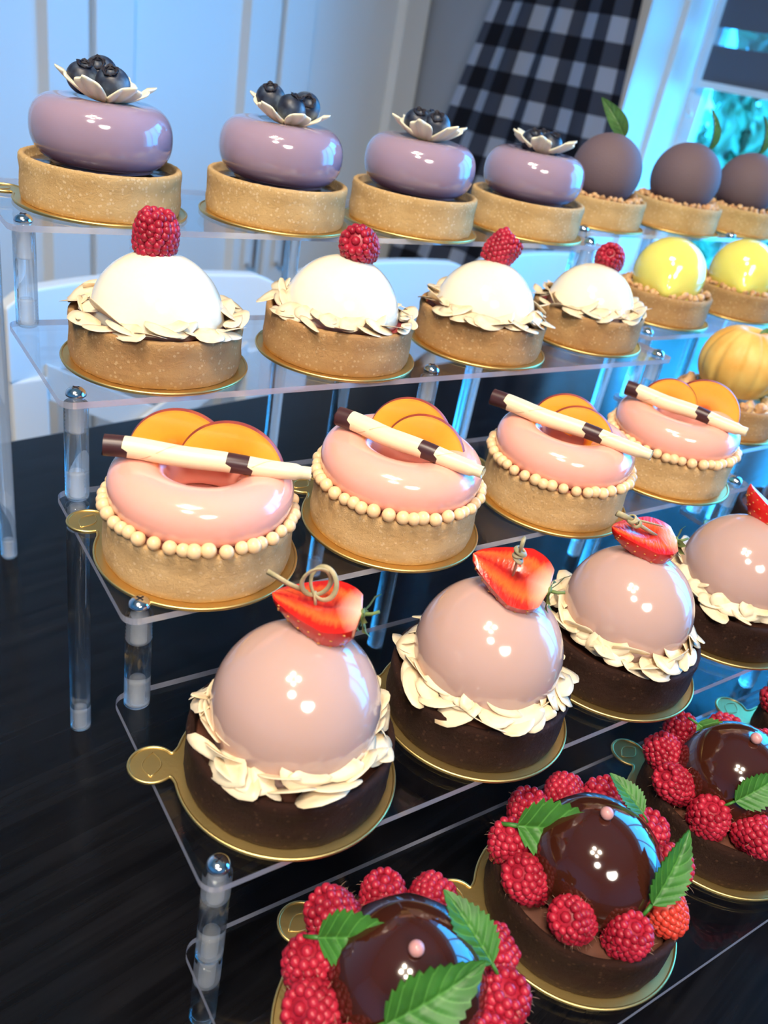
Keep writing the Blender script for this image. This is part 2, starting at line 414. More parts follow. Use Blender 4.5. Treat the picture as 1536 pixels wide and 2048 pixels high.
    def extrude(s, outline, z0, z1, mi=0, me=None):
        n = len(outline); me = mi if me is None else me
        o = s.add([(x, y, z0) for x, y in outline] + [(x, y, z1) for x, y in outline], [])
        s.f.append([o + i for i in range(n)][::-1]); s.m.append(mi)
        s.f.append([o + n + i for i in range(n)]); s.m.append(mi)
        for i in range(n):
            j = (i + 1) % n; s.f.append([o + i, o + j, o + n + j, o + n + i]); s.m.append(me)
    def mesh(s, name, mats, smooth=True, bevel=0):
        me = bpy.data.meshes.new(name)
        me.from_pydata([v * U for v in s.v], [], s.f)
        for mm in mats: me.materials.append(mm)
        for p, mi in zip(me.polygons, s.m): p.material_index = mi; p.use_smooth = smooth
        if s.uv:
            ul = me.uv_layers.new(name='UVMap')
            for lp in me.loops: ul.data[lp.index].uv = s.uv.get(lp.vertex_index, (0, 0))
        me.validate(); me.update()
        return me

def fix_normals(me):
    bm = bmesh.new(); bm.from_mesh(me); bmesh.ops.recalc_face_normals(bm, faces=bm.faces); bm.to_mesh(me); bm.free(); return me
def O(name, me, parent=None, loc=(0, 0, 0), rot=None, scale=None):
    o = bpy.data.objects.new(name, me); COL.objects.link(o)
    o.location = Vector(loc) * U
    if rot is not None:
        if isinstance(rot, (Matrix, Quaternion)):
            o.rotation_euler = rot.to_euler()
        else: o.rotation_euler = rot
    if scale is not None: o.scale = (scale, scale, scale) if isinstance(scale, (int, float)) else scale
    if parent: o.parent = parent
    return o
def tag(o, label=None, cat=None, group=None, kind=None):
    if label: o['label'] = label
    if cat: o['category'] = cat
    if group: o['group'] = group
    if kind: o['kind'] = kind
    return o
def empty(name, loc, rz=0, label=None, cat=None, group=None):
    o = bpy.data.objects.new(name, None); COL.objects.link(o); o.empty_display_size = .01
    o.location = Vector(loc) * U; o.rotation_euler = (0, 0, rz)
    return tag(o, label, cat, group)
def basis(zdir, xhint):        # rotation matrix with local z along zdir, local x near xhint
    z = Vector(zdir).normalized(); x = Vector(xhint); x = (x - z * x.dot(z)).normalized(); y = z.cross(x)
    return Matrix((x, y, z)).transposed()

# ------------------------------------------------------------------ room (structure)
def prbox(mb, a, b, mi=0):
    mb.box(a, b, mi, fn=lambda x, y, z: PR(x, y, z))
def struct(name, mb, mats, smooth=False):
    o = O(name, fix_normals(mb.mesh(name, mats, smooth))); o['kind'] = 'structure'; return o
ZF, ZC = -15.0, 37.0
XL, XR, YB, YF = -50.0, 30.0, 31.2, -50.0
b = MB(); prbox(b, (XL - 1, YF - 1, ZF - 1), (XR + 5.3, YB + 1, ZF)); struct('floor', b, [M['floor']])
b = MB(); prbox(b, (XL - 1, YF - 1, ZC), (XR + 5.3, YB + 1, ZC + 1)); struct('ceiling', b, [M['whitewall']])
b = MB(); prbox(b, (XL - 1, YB, ZF), (XR + 5.3, YB + 1, ZC)); struct('wall_back', b, [M['whitewall']])
b = MB(); prbox(b, (XL - 1, YF - 1, ZF), (XR + 5.3, YF, ZC)); struct('wall_front', b, [M['whitewall']])
b = MB(); prbox(b, (XL - 1, YF, ZF), (XL, YB, ZC)); struct('wall_left', b, [M['whitewall']])
WY1, WY0, WZ0, WZ1 = 18.4, -24.0, -1.0, 24.0  # opening lengthened out of view to throw more daylight on the wardrobe
b = MB()
prbox(b, (XR, WY1, ZF), (XR + 5.3, YB, ZC)); prbox(b, (XR, YF, ZF), (XR + 5.3, WY0, ZC))
prbox(b, (XR, WY0, ZF), (XR + 5.3, WY1, WZ0)); prbox(b, (XR, WY0, WZ1), (XR + 5.3, WY1, ZC))
struct('wall_right', b, [M['wallpaint']])
# white lining of the window reveal
b = MB(); e = .12
prbox(b, (XR - .15, WY1 - e, WZ0), (XR + 4.6, WY1, WZ1)); prbox(b, (XR - .15, WY0, WZ0), (XR + 4.6, WY0 + e, WZ1))
prbox(b, (XR - .8, WY0 - .6, WZ0 - .02), (XR + 4.6, WY1 + .4, WZ0 + .35)); prbox(b, (XR - .15, WY0, WZ1 - e), (XR + 4.6, WY1, WZ1))
prbox(b, (XR - .2, WY1 - e, WZ0), (XR, WY1 + 1.1, WZ1 + 1.1)); prbox(b, (XR + 2.1, WY1 - .35, WZ0 + .35), (XR + 2.5, WY1 - e, WZ1 - e))
struct('trim_1', b, [M['white']])
# window: frame, mullions, panes
b = MB(); X0, X1 = 34.6, 35.2
for y0, y1 in ((WY1 - .7, WY1), (9.6, 10.6), (-2.4, -1.4), (-13.4, -12.4), (WY0, WY0 + .7)): prbox(b, (X0, y0, WZ0), (X1, y1, WZ1))
prbox(b, (X0, WY0, WZ0), (X1, WY1, WZ0 + .8)); prbox(b, (X0, WY0, WZ1 - .8), (X1, WY1, WZ1))
wf = struct('window_1', b, [M['white']])
for y0, y1 in ((10.6, WY1 - .7), (-1.4, 9.6), (-12.4, -2.4), (WY0 + .7, -13.4)):
    b = MB(); prbox(b, (34.88, y0, WZ0 + .8), (34.94, y1, WZ1 - .8))
    O('window_pane', fix_normals(b.mesh('window_pane', [M['glass']], False)), wf)

# ------------------------------------------------------------------ outside
b = MB(); prbox(b, (35.3, -90, -21), (170, 110, -20)); o = struct('ground', b, [M['grass']]); o['label'] = 'lawn outside the window'
def shrub(x, y, rad, h, n, label, seed):
    r = random.Random(seed)
    root = empty('garden_shrub', PR(x, y, -20), 0, label, 'shrub', 'shrubs outside the window')
    t = MB(); t.tube([(0, 0, 0), (.3, .2, h * .3), (-.2, .3, h * .6), (.1, 0, h * .85)], [.9, .7, .5, .2], 8)
    O('stem', t.mesh('shrub_stem', [M['bark']]), root)
    f = MB()
    for i in range(n):
        d = Vector((r.gauss(0, 1), r.gauss(0, 1), r.gauss(0, 1))).normalized() * (r.random() ** .4)
        p = Vector((d.x * rad, d.y * rad, h * .58 + d.z * h * .45))
        q = Euler((r.uniform(0, 6), r.uniform(0, 6), r.uniform(0, 6))).to_matrix(); L = r.uniform(.7, 1.4)
        f.add([p + q @ Vector(v) for v in ((-L, 0, 0), (-.3 * L, .42 * L, .1), (.5 * L, .36 * L, .12), (L, 0, 0), (.5 * L, -.36 * L, .12), (-.3 * L, -.42 * L, .1))], [[0, 1, 2, 3], [0, 3, 4, 5]])
    tag(O('foliage', f.mesh('shrub_foliage', [M['leaf_out']], False), root))
shrub(72, 32.6, 3.4, 36, 900, 'large leafy garden shrub seen through the window below the blind', 1)
shrub(60, 22.5, 3.4, 28, 800, 'nearer green shrub at the right edge of the window view', 2)
b = MB(); prbox(b, (120, 20, -20), (121, 90, 2))
for k in range(18): prbox(b, (119.6, 20.5 + k * 4, -20), (120, 22.6 + k * 4, 3.5))
o = O('garden_fence', fix_normals(b.mesh('garden_fence', [M['whitewall']], False))); tag(o, 'pale board fence at the end of the garden', 'fence')

# ------------------------------------------------------------------ wardrobe, curtain, blind
root = empty('wardrobe', PR(13, 30.3, ZF), A11, 'tall white fitted wardrobe with recessed panel doors behind the chairs', 'wardrobe')
def lbox(mb, x0, x1, y0, y1, z0, z1): mb.box((x0 - 13, y0 - 30.3, z0 - ZF), (x1 - 13, y1 - 30.3, z1 - ZF))
XD = [-2.35, 5.65, 13.68, 21.7, 29.9]
b = MB(); lbox(b, XD[0], 29.95, 29.75, 31.15, ZF + .02, 33)
O('wardrobe_body', fix_normals(b.mesh('wardrobe_body', [M['white']], False)), root)
for i in range(4):
    b = MB(); x0, x1 = XD[i] + .11, XD[i + 1] - .11; fw = 1.45
    # frame of the door as a bevelled ring round a recessed panel
    def ring(xa, xb, za, zb, y): return [(xa - 13, y - 30.3, za - ZF), (xb - 13, y - 30.3, za - ZF), (xb - 13, y - 30.3, zb - ZF), (xa - 13, y - 30.3, zb - ZF)]
    zs0, zs1 = ZF + 1, 32.6
    rs = [ring(x0, x1, zs0, zs1, 29.73), ring(x0, x1, zs0, zs1, 29.42), ring(x0 + .04, x1 - .04, zs0 + .04, zs1 - .04, 29.38),
          ring(x0 + fw, x1 - fw, zs0 + fw, zs1 - fw, 29.38), ring(x0 + fw + .22, x1 - fw - .22, zs0 + fw + .22, zs1 - fw - .22, 29.7)]
    o0 = b.add(sum(rs, []), [])
    for q in range(4):
        for k in range(4): b.f.append([o0 + q * 4 + k, o0 + q * 4 + (k + 1) % 4, o0 + q * 4 + 4 + (k + 1) % 4, o0 + q * 4 + 4 + k]); b.m.append(0)
    b.f.append([o0 + 16, o0 + 17, o0 + 18, o0 + 19]); b.m.append(0); b.f.append([o0 + 3, o0 + 2, o0 + 1, o0]); b.m.append(0)
    d = O('door', fix_normals(b.mesh('wardrobe_door', [M['white']], False)), root)
    h = MB(); hx = (x1 - .7 if i % 2 == 0 else x0 + .7) - 13
    h.tube([(hx, 29.38 - 30.3, 12), (hx, 28.9 - 30.3, 12), (hx, 28.9 - 30.3, 15), (hx, 29.38 - 30.3, 15)], .1, 8)
    O('handle', h.mesh('door_handle', [M['chrome']]), d)

b = MB()
def curt(a, s):
    z = -14.2 + s * 39.2
    yl = 25.2 + (8.8 - z) * .30; yr = 18.35 - max(8.8 - z, -4) * .07
    yl = max(yl, yr + 4.2); yl = min(yl, 29.2)
    y = yr + (yl - yr) * a
    x = 29.15 + .17 * math.sin(a * 2 * PI * 3.6 + .5 * math.sin(z * .12)) + .06 * math.sin(a * 31 + z * .2)
    return PR(x, y, z)
b.grid(160, 70, curt, uv=True)
me = b.mesh('curtain_cloth', [M['gingham']])
for lp in me.uv_layers[0].data: lp.uv = (lp.uv[0] * 5.6 + .18, lp.uv[1] * 39.2 / 1.68 + .3)
cu = empty('gingham_curtain', PR(29.2, 22, -14.2), 0, 'black and white gingham curtain hanging beside the window', 'curtain')
cl = O('cloth', me); cl.location = -cu.location; cl.parent = cu
md = cl.modifiers.new('thick', 'SOLIDIFY'); md.thickness = .0012
b = MB(); b.tube([PR(29.2, 28.9, 25.4), PR(29.2, -25, 25.4)], .28, 12); 
cr = O('curtain_rod', b.mesh('curtain_rod', [M['chrome']])); tag(cr, 'slim metal curtain rod above the window', 'curtain rod')

bl = empty('roller_blind', PR(34.2, 14, 7.2), 0, 'dark striped roller blind half lowered in the window', 'blind')
def blpart(name, mb, m_): o = O(name, fix_normals(mb.mesh(name, [m_], False))); o.location = -bl.location; o.parent = bl; return o
z = 7.35; k = 0
while z < 23:
    b = MB(); prbox(b, (34.2, 10.4, z), (34.23, 17.75, z + 1.3)); blpart('dark_band', b, M['blind_dark'])
    b = MB(); prbox(b, (34.205, 10.4, z + 1.3), (34.225, 17.75, z + 1.92)); blpart('sheer_band', b, M['blind_sheer'])
    z += 1.92
b = MB(); prbox(b, (34.1, 10.35, 7.1), (34.34, 17.8, 7.36)); blpart('bottom_rail', b, M['white'])
b = MB(); b.tube([PR(34.2, 10.3, 23.2), PR(34.2, 17.85, 23.2)], .45, 14); blpart('roller', b, M['white'])
b = MB(); b.tube([PR(33.6, 18.1, 23), PR(33.4, 18.0, 14), PR(33.2, 17.6, 7.5), PR(33.2, 17.3, 6.2)], .03, 6); b.ball(PR(33.2, 17.3, 6.1), .16, mi=0); blpart('pull_cord', b, M['white'])

# ------------------------------------------------------------------ table and chairs
tb = empty('dining_table', PR(6, 2, ZF), A11, 'large black wooden dining table carrying the pastry stands', 'table')
def tloc(x, y, z): return (x - 6, y - 2, z - ZF)
b = MB(); b.box(tloc(-22, -9, -.8), tloc(29.2, 11.62, 0))
tt = O('tabletop', fix_normals(b.mesh('tabletop', [M['table']], False)), tb)
md = tt.modifiers.new('bev', 'BEVEL'); md.width = .002; md.segments = 3
for lx in (-20.5, 28.0):
    for ly in (-7.5, 10.1):
        b = MB(); b.box(tloc(lx - .8, ly - .8, ZF + .01), tloc(lx + .8, ly + .8, -.8)); O('leg', fix_normals(b.mesh('table_leg', [M['table']], False)), tb)
b = MB()
for a_, c_ in (((-19.7, 9.9, -2.6), (27.2, 10.3, -.8)), ((-19.7, -7.7, -2.6), (27.2, -7.3, -.8)), ((-20.7, -6.7, -2.6), (-20.3, 9.3, -.8)), ((27.8, -6.7, -2.6), (28.2, 9.3, -.8))): b.box(tloc(*a_), tloc(*c_))
O('apron', fix_normals(b.mesh('table_apron', [M['table']], False)), tb)

def chair(x0, wd, y, label, rz=0):
    # origin: floor below the middle of the backrest; the seat reaches towards the table (-y)
    c = empty('dining_chair', PR(x0 + wd / 2, y, ZF), A11 + rz, label, 'chair', 'white dining chairs behind the table')
    H = wd / 2; zt = 16.02
    def part(n, mb, bv=.003):
        o = O(n, fix_normals(mb.mesh('chair_' + n, [M['white']], False)), c)
        if bv: q = o.modifiers.new('b', 'BEVEL'); q.width = bv; q.segments = 3
        return o
    b = MB()   # curved top rail with rounded upper corners
    N = 22
    for i in range(N + 1):
        t = -1 + 2 * i / N; x = t * H; yy = .55 * (1 - t * t)
        cr_ = zt - (.28 * max(0, abs(t) - .86) / .14) ** 1 * 1.0 + .05 * (1 - t * t)
        lo = zt - 1.95 + .05 * (1 - t * t)
        b.v += [Vector((x, yy - .2, lo)), Vector((x, yy + .2, lo)), Vector((x, yy + .2, cr_)), Vector((x, yy - .2, cr_))]
        if i:
            o0 = (i - 1) * 4
            for k in range(4): b.f.append([o0 + k, o0 + (k + 1) % 4, o0 + 4 + (k + 1) % 4, o0 + 4 + k]); b.m.append(0)
    b.f.append([0, 1, 2, 3]); b.m.append(0); b.f.append([N * 4 + k for k in (3, 2, 1, 0)]); b.m.append(0)
    part('top_rail', b)
    for s in (-1, 1):
        b = MB(); x = s * (H - .45)
        b.add([(x - .42, -.35, 8.8), (x + .42, -.35, 8.8), (x + .42, .35, 8.8), (x - .42, .35, 8.8), (x - .42, -.15, 14.1), (x + .42, -.15, 14.1), (x + .42, .25, 14.1), (x - .42, .25, 14.1)],
              [[3, 2, 1, 0], [4, 5, 6, 7], [0, 1, 5, 4], [1, 2, 6, 5], [2, 3, 7, 6], [3, 0, 4, 7]])
        part('stile', b)
        b = MB(); b.box((x - .42, -.35, .01), (x + .42, .35, 8.8)); part('leg', b)
        b = MB(); b.box((x - .42, -8.0, .01), (x + .42, -7.2, 8.0)); part('leg', b)
    for s in (-1, 1):   # crossed slats
        b = MB(); xa, xb = -s * (H - .9), s * (H - .9); d = .55
        ya = -.04 + .09 * s
        vs = []
        for yy in (ya - .07, ya + .07):
            vs += [(xa, yy, 14.35), (xa, yy, 13.5), (xb, yy, 10.6), (xb, yy, 11.45)]
        b.add(vs, [[0, 1, 2, 3], [7, 6, 5, 4], [0, 4, 5, 1], [1, 5, 6, 2], [2, 6, 7, 3], [3, 7, 4, 0]]); part('cross_slat', b, .001)
    b = MB(); b.box((-H + .85, -.15, 9.1), (H - .85, .2, 9.85)); part('lower_rail', b)
    b = MB(); b.box((-H, -8.2, 8.1), (H, .3, 8.7)); part('seat', b, .006)
chair(4.85, 7.1, 16.0, 'left white wooden chair with cross back, seen below the cream domes')
chair(12.35, 7.2, 16.0, 'middle white wooden chair, its top rail seen behind the raspberry topped domes')
chair(19.9, 7.0, 16.0, 'right white wooden chair, mostly hidden behind the pastries')

# ------------------------------------------------------------------ acrylic stands
DW, DD, Z1, SL, SI = 2.009, 1.6963, 0.8176, 7.80, 0.155
def Z(k): return Z1 + k - 1
PT = .06
def rrect(x0, y0, x1, y1, r, n=6):
    out = []
    for cx, cy, a0 in ((x1 - r, y0 + r, -90), (x1 - r, y1 - r, 0), (x0 + r, y1 - r, 90), (x0 + r, y0 + r, 180)):
        for k in range(n + 1):
            a = math.radians(a0 + 90 * k / n); out.append((cx + r * math.cos(a), cy + r * math.sin(a)))
    return out
def make_stand(loc, rz, label, length):
    st = empty('display_stand', loc, rz, label, 'stand')
    L = length
    for k in range(1, 6):
        b = MB(); b.extrude(rrect(0, 0, L, DW, .12), -PT, 0, 0, 1)
        O('shelf', b.mesh('acrylic_shelf', [M['acrylic'], M['edge']], False), st, (0, (k - 1) * DD, Z(k)))
    def rod(x, y, z0, z1, name, screw):
        b = MB(); h = z1 - z0; r = .104
        b.lathe([(0, 0.001), (r - .02, 0.001), (r, .02), (r, h - .015), (r - .012, h - .002), (0, h - .002)], 28)
        o = O(name, b.mesh('acrylic_rod', [M['acrylic_rod']]), st, (x, y, z0))
        for z_ in ((.03, .27), (h - .28, h - .03)) if h > .8 else ((h - .28, h - .03),):
            t = MB(); pr_ = [(0, z_[0])]
            n = 14
            for i in range(n + 1):
                zz = z_[0] + (z_[1] - z_[0]) * i / n; pr_.append((.058 if i % 2 else .064, zz))
            pr_.append((0, z_[1]))
            t.lathe(pr_, 20); O('threaded_insert', t.mesh('threaded_insert', [M['frost']]), o)
        if screw:
            s = MB(); zb = h + PT + .002
            s.lathe([(0, zb), (.085, zb), (.086, zb + .012), (.078, zb + .035), (.058, zb + .055), (.03, zb + .065), (0, zb + .067)], 28)
            for a in (0, PI / 2):
                q = Matrix.Rotation(a + .4, 3, 'Z')
                s.box((-.034, -.006, zb + .055), (.034, .006, zb + .0685), 1, fn=lambda x, y, z: q @ Vector((x, y, z)))
            O('screw', s.mesh('screw', [M['chrome'], M['blueberry_crown']]), o)
        return o
    xs = (SI, L / 2, L - SI)
    for i, x in enumerate(xs):
        for k in range(2, 6):
            y = (k - 1) * DD + SI
            if i != 1 or k >= 4:
                rod(x, y, Z(k - 1), Z(k) - PT, 'post', True)
        y4, y5 = 3 * DD + SI, 4 * DD + SI
        rod(x, y4, 0, Z(3) - PT, 'leg', False)
        if i == 1: rod(x, y5, 0, Z(4) - PT, 'leg', False)
        if i != 1: rod(x, y5 + DW - 2 * SI, 0, Z(5) - PT, 'leg', True)
        else: rod(x, y5 + DW - 2 * SI, 0, Z(5) - PT, 'leg', True)
        if i != 1:
            rod(x, SI, 0, Z(1) - PT, 'leg', True); rod(x, DD + SI, 0, Z(1) - PT, 'leg', False)
    return st
make_stand((0, 0, 0), 0, 'long clear acrylic five-step stand nearest the camera with the blush domes', SL)
S2 = (8.25, .78, 0); S2A = math.radians(1.0)
make_stand(S2, S2A, 'second clear acrylic step stand at the right with lemon and plum brown pastries', 7.8)

# ------------------------------------------------------------------ shared food meshes
TR = .785; TH = .44
def shell_mesh(name, m_, seed, R=TR, H=TH, fill='jam', fz=.36):
    b = MB(); t = .062
    prof = [(0, 0), (R - .04, 0), (R - .012, .012), (R - .004, .05)]
    prof += [(R + .004 * math.sin(i), .05 + (H - .07) * i / 8) for i in range(1, 8)]
    prof += [(R, H - .02), (R - .010, H - .003), (R - .03, H + .003), (R - t + .008, H), (R - t, H - .018), (R - t - .01, fz - .01), (0, fz - .01)]
    b.lathe(prof, 150, 0, jit=.009, seed=seed)
    return b.mesh(name, [m_])
def filling_mesh(name, m_, R=TR, z=.36, jit=.02):
    b = MB(); b.lathe([(R - .066, z - .008), (R - .12, z + .01), (R * .6, z + .012), (0, z + .012)][::-1], 90, jit=jit); return fix_normals(b.mesh(name, [m_]))
SH = {k: [shell_mesh('shell_' + k, M[k], i * 7.3) for i in range(2)] for k in ('crust', 'crust_warm', 'crust_pale', 'crust_choc')}
FI = {'pink': filling_mesh('pink_filling', M['pinkdonut'], z=.42), 'jam': filling_mesh('jam_filling', M['jam']), 'cocoa': filling_mesh('cocoa_filling', M['cocoa_cream'], z=.36), 'red': filling_mesh('compote', M['redfill'], z=.38), 'pale': filling_mesh('cream_filling', M['pale_cream'], z=.37)}

def board_mesh():
    R = .854; b = MB(); out = []
    th = math.radians(12.5)
    n = 96
    for k in range(n + 1):
        a = th + (2 * PI - 2 * th) * k / n; out.append((R * math.cos(a), R * math.sin(a)))
    C0 = (1.02, 0); r = .175
    def bez(p0, p1, p2, n): return [tuple((1 - t) ** 2 * p0[i] + 2 * t * (1 - t) * p1[i] + t * t * p2[i] for i in (0, 1)) for t in [(k + 1) / (n + 1) for k in range(n)]]
    ang = math.radians(137)
    ps = (C0[0] + r * math.cos(-ang), r * math.sin(-ang))
    low = [(R * math.cos(-th), R * math.sin(-th))]
    tab = bez(low[0], (.872, -.10), ps, 5)
    arc = [(C0[0] + r * math.cos(a), r * math.sin(a)) for a in [-ang + 2 * ang * k / 28 for k in range(29)]]
    tab2 = [(x, -y) for x, y in tab[::-1]]
    out = out + tab + arc + tab2
    ri = .765
    inner = [(ri * math.cos(2 * PI * k / 96), ri * math.sin(2 * PI * k / 96)) for k in range(96)]
    allp = [Vector((x, y, 0)) for x, y in out + inner]
    tris = tessellate_polygon([allp[:len(out)], allp[len(out):]])
    for z, fl in ((.026, False), (.002, True)):
        b.add([(p.x, p.y, z) for p in allp], [t if not fl else t[::-1] for t in tris])
    no = len(out)
    o = b.add([(x, y, .002) for x, y in out] + [(x, y, .026) for x, y in out], [])
    for i in range(no): j = (i + 1) % no; b.f.append([o + i, o + j, o + no + j, o + no + i]); b.m.append(0)
    # embossed steps inside
    b.lathe([(ri, .026), (ri - .012, .018), (ri - .035, .018), (ri - .047, .026), (ri - .07, .026), (ri - .08, .020), (0, .020)], 96)
    b.lathe([(ri, .002), (0, .002)][::-1], 96)
    b.tube([(x * .996, y * .996, .024) for x, y in out], .013, 8, closed=True)
    for s in (-1, 1):   # leaf-shaped emboss on the tab
        b.tube([(1.02 + s * .07 * math.sin(PI * t), -.12 + .24 * t, .027) for t in [k / 12 for k in range(13)]], .005, 6)
    me = b.mesh('cake_board', [M['gold']])
    fix_normals(me)
    return me
BOARD = board_mesh()
BH = .03
# almond flakes
def flake_mesh(i):
    r = random.Random(100 + i); L = r.uniform(.15, .20); W = L * (r.uniform(.50, .68) if i < 7 else r.uniform(.24, .36)); b = MB(); n = 18
    bend = r.uniform(-.25, .25); tw = r.uniform(-.25, .25); ir = [r.uniform(.93, 1.05) for _ in range(n)]
    def P(a, k, rr, z):
        x = L * math.cos(a) * rr * ir[k]; y = W * math.sin(a) * rr * ir[k] * (1 - .28 * math.cos(a))
        return (x, y, z + bend * x * x * 2.2 + tw * x * y * 3)
    for z in (.0032, -.0032):
        rings = [[P(2 * PI * k / n, k, rr, z * (1 if rr < .9 else .5)) for k in range(n)] for rr in (1, .6, .25)]
        vs = sum(rings, []) + [(0, 0, z)]
        fs = []
        for q in range(2):
            for k in range(n): fs.append([q * n + k, q * n + (k + 1) % n, (q + 1) * n + (k + 1) % n, (q + 1) * n + k])
        for k in range(n): fs.append([2 * n + k, 2 * n + (k + 1) % n, 3 * n])
        if z < 0: fs = [f[::-1] for f in fs]
        o = b.add(vs, fs)
        if z > 0: o1 = o
        else:
            for k in range(n): b.f.append([o1 + k, o + k, o + (k + 1) % n, o1 + (k + 1) % n]); b.m.append(0)
    return b.mesh('almond_flake', [M['almond']])
FL = [flake_mesh(i) for i in range(10)]
def raspberry_mesh(i, m_, hairs=True, broken=False):
    r = random.Random(40 + i); b = MB(); R, H = .165, .36
    def prof(t):  # t 0 (open end) .. 1 (tip)
        return R * (1.0 - .12 * (1 - t) ** 2 - .0) * math.sqrt(max(0, 1 - max(0, (t - .42) / .62) ** 2.3)) * (1 - .22 * max(0, 1 - t / .2) ** 2)
    rows = 9
    for q in range(rows):
        t = (q + .3) / rows
        if broken and t < .15: continue
        rr = prof(t) * .955; z = H * t - H / 2; n = max(5, int(2 * PI * rr / .058))
        for k in range(n):
            a = 2 * PI * (k + .5 * (q % 2)) / n + r.uniform(-.06, .06)
            s = r.uniform(.034, .040)
            b.ball((rr * math.cos(a), rr * math.sin(a), z + r.uniform(-.006, .006)), s, 8, 6, 0, sc=(1, 1, 1.0))
            if hairs and r.random() < .22:
                d = Vector((math.cos(a), math.sin(a), r.uniform(-.5, .5))).normalized(); p = Vector((rr * math.cos(a), rr * math.sin(a), z)) + d * (s * .9)
                e_ = d * r.uniform(.025, .045) + Vector((r.uniform(-.02, .02), r.uniform(-.02, .02), r.uniform(-.02, .02)))
                b.tube([p, p + e_ * .5 + Vector((0, 0, .004)), p + e_], [.0013, .001, .0005], 3, 1, caps=False)
    b.ball((0, 0, H / 2 - .035), .045, 8, 6); 
    # inner wall of the cavity and core body
    b.lathe([(prof(.02) - .008, -H / 2 + .02), (R * .62, -H / 2 + .02), (R * .45, -H / 2 + .12), (0, -H / 2 + .2)], 20)
    b.lathe([(prof(.02) - .004, -H / 2 + .02)] + [(max(0, prof(t) + .004), H * t - H / 2) for t in (.2, .4, .6, .8, .92)] + [(0, H / 2 - .03)], 20)
    return b.mesh('raspberry', [m_, M['hair']])
RB = [raspberry_mesh(i, M['raspberry']) for i in range(3)]
RBO = raspberry_mesh(9, M['raspberry_orange'], broken=True)
def blueberry_mesh():
    b = MB(); R = .15
    pr_ = [(R * math.sin(PI * t) * (1.0), -R * .92 * math.cos(PI * t)) for t in [k / 20 for k in range(18)]]
    pr_ += [(.05, R * .80), (.04, R * .72), (0, R * .68)]
    b.lathe([(0 if i == 0 else r_, z) for i, (r_, z) in enumerate(pr_)], 28)
    me = b.mesh('blueberry', [M['blueberry']])
    c = MB()
    for k in range(5):
        a = 2 * PI * k / 5; 
        q = Matrix.Rotation(a, 3, 'Z')
        vs = [q @ Vector(v) for v in ((.036, -.03, R * .80), (.036, .03, R * .80), (.066, .024, R * .93), (.078, 0, R * .97), (.066, -.024, R * .93), (.048, 0, R * .90))]
        c.add(vs, [[0, 5, 4], [0, 1, 5], [1, 2, 5], [2, 3, 5], [3, 4, 5]])
    ri = [(.058 + .006 * (k % 2), 0) for k in range(20)]
    c.tube([(.056 * math.cos(2 * PI * k / 20), .056 * math.sin(2 * PI * k / 20), R * .84 + .012 * (k % 2)) for k in range(20)], .009, 6, closed=True)
    return me, c.mesh('blueberry_crown', [M['blueberry_crown']])
BB, BBC = blueberry_mesh()
def blossom_mesh(seed=0):
    b = MB(); NP = 6; nr, na = 16, 192
    def rmax(a):
        p = (a * NP / (2 * PI)) % 1.0; d = abs(p - .5) * 2          # 0 centre of petal, 1 between petals
        R = .21 + .23 * (1 - d ** 2.8)
        R += .034 * math.cos(p * 2 * PI * 3 - PI)                      # notched petal ends
        return R
    def z(r_): return .02 + 1.05 * max(0, r_ - .06) ** 1.7
    for s, dz in ((1, 0), (-1, -.022)):
        vs = [Vector((0, 0, z(0) + dz))]; fs = []
        for i in range(1, nr + 1):
            for k in range(na):
                a = 2 * PI * k / na; r_ = rmax(a) * i / nr
                p = (a * NP / (2 * PI)) % 1.0
                vs.append(Vector((r_ * math.cos(a), r_ * math.sin(a), z(r_) + dz - .02 * (i / nr) ** 2 * math.cos(p * 2 * PI * 3 - PI))))
        for k in range(na):
            k2 = (k + 1) % na; f = [0, 1 + k, 1 + k2]; fs.append(f if s > 0 else f[::-1])
            for i in range(nr - 1):
                f = [1 + i * na + k, 1 + (i + 1) * na + k, 1 + (i + 1) * na + k2, 1 + i * na + k2]; fs.append(f if s > 0 else f[::-1])
        o = b.add(vs, fs)
        if s > 0: o1 = o
        else:
            for k in range(na):
                k2 = (k + 1) % na; q = 1 + (nr - 1) * na
                b.f.append([o1 + q + k, o + q + k, o + q + k2, o1 + q + k2]); b.m.append(0)
    return b.mesh('chocolate_blossom', [M['whitechoc']])
BLOS = blossom_mesh()
def leaf_mesh(name, L, W, m_, serr=.0, veins=True, cup=.0, droop=.0, nteeth=11, fold=.15, thick=.008):
    b = MB(); NS, NT = 60, 17
    def P(s, t, dz=0):
        wv = W * (math.sin(PI * min(1, s ** .72 * 1.0)) ** .8) * (1 - .25 * s) if 0 < s < 1 else 0
        sx = s * L; tt = (t - .5) * 2
        saw = (s * nteeth) % 1.0
        wv2 = wv * (1 + serr * (saw - .5) * (abs(tt) ** 6))
        y = tt * wv2; x = sx + serr * .10 * L * abs(tt) ** 5 * wv / W
        zz = fold * abs(y) - droop * (s - .35) ** 2 * L + cup * y * y
        if veins:
            q = (s * 7 - abs(tt) * 1.7) % 1.0
            zz -= .010 * math.exp(-((q - .5) / .13) ** 2) * min(1, wv / W) * (1 - abs(tt) ** 4) + .012 * math.exp(-(tt / .08) ** 2)
        return Vector((x, y, zz + dz))
    b.grid(NS, NT, lambda s, t: P(s, t), uv=True, flip=False)
    b.grid(NS, NT, lambda s, t: P(s, t, -thick), uv=True, flip=True)
    b.tube([P(0.0, .5), P(0, .5) + Vector((-.05, 0, -.01)), P(0, .5) + Vector((-.1, 0, -.03))], [.012, .012, .01], 6)
    return b.mesh(name, [m_])
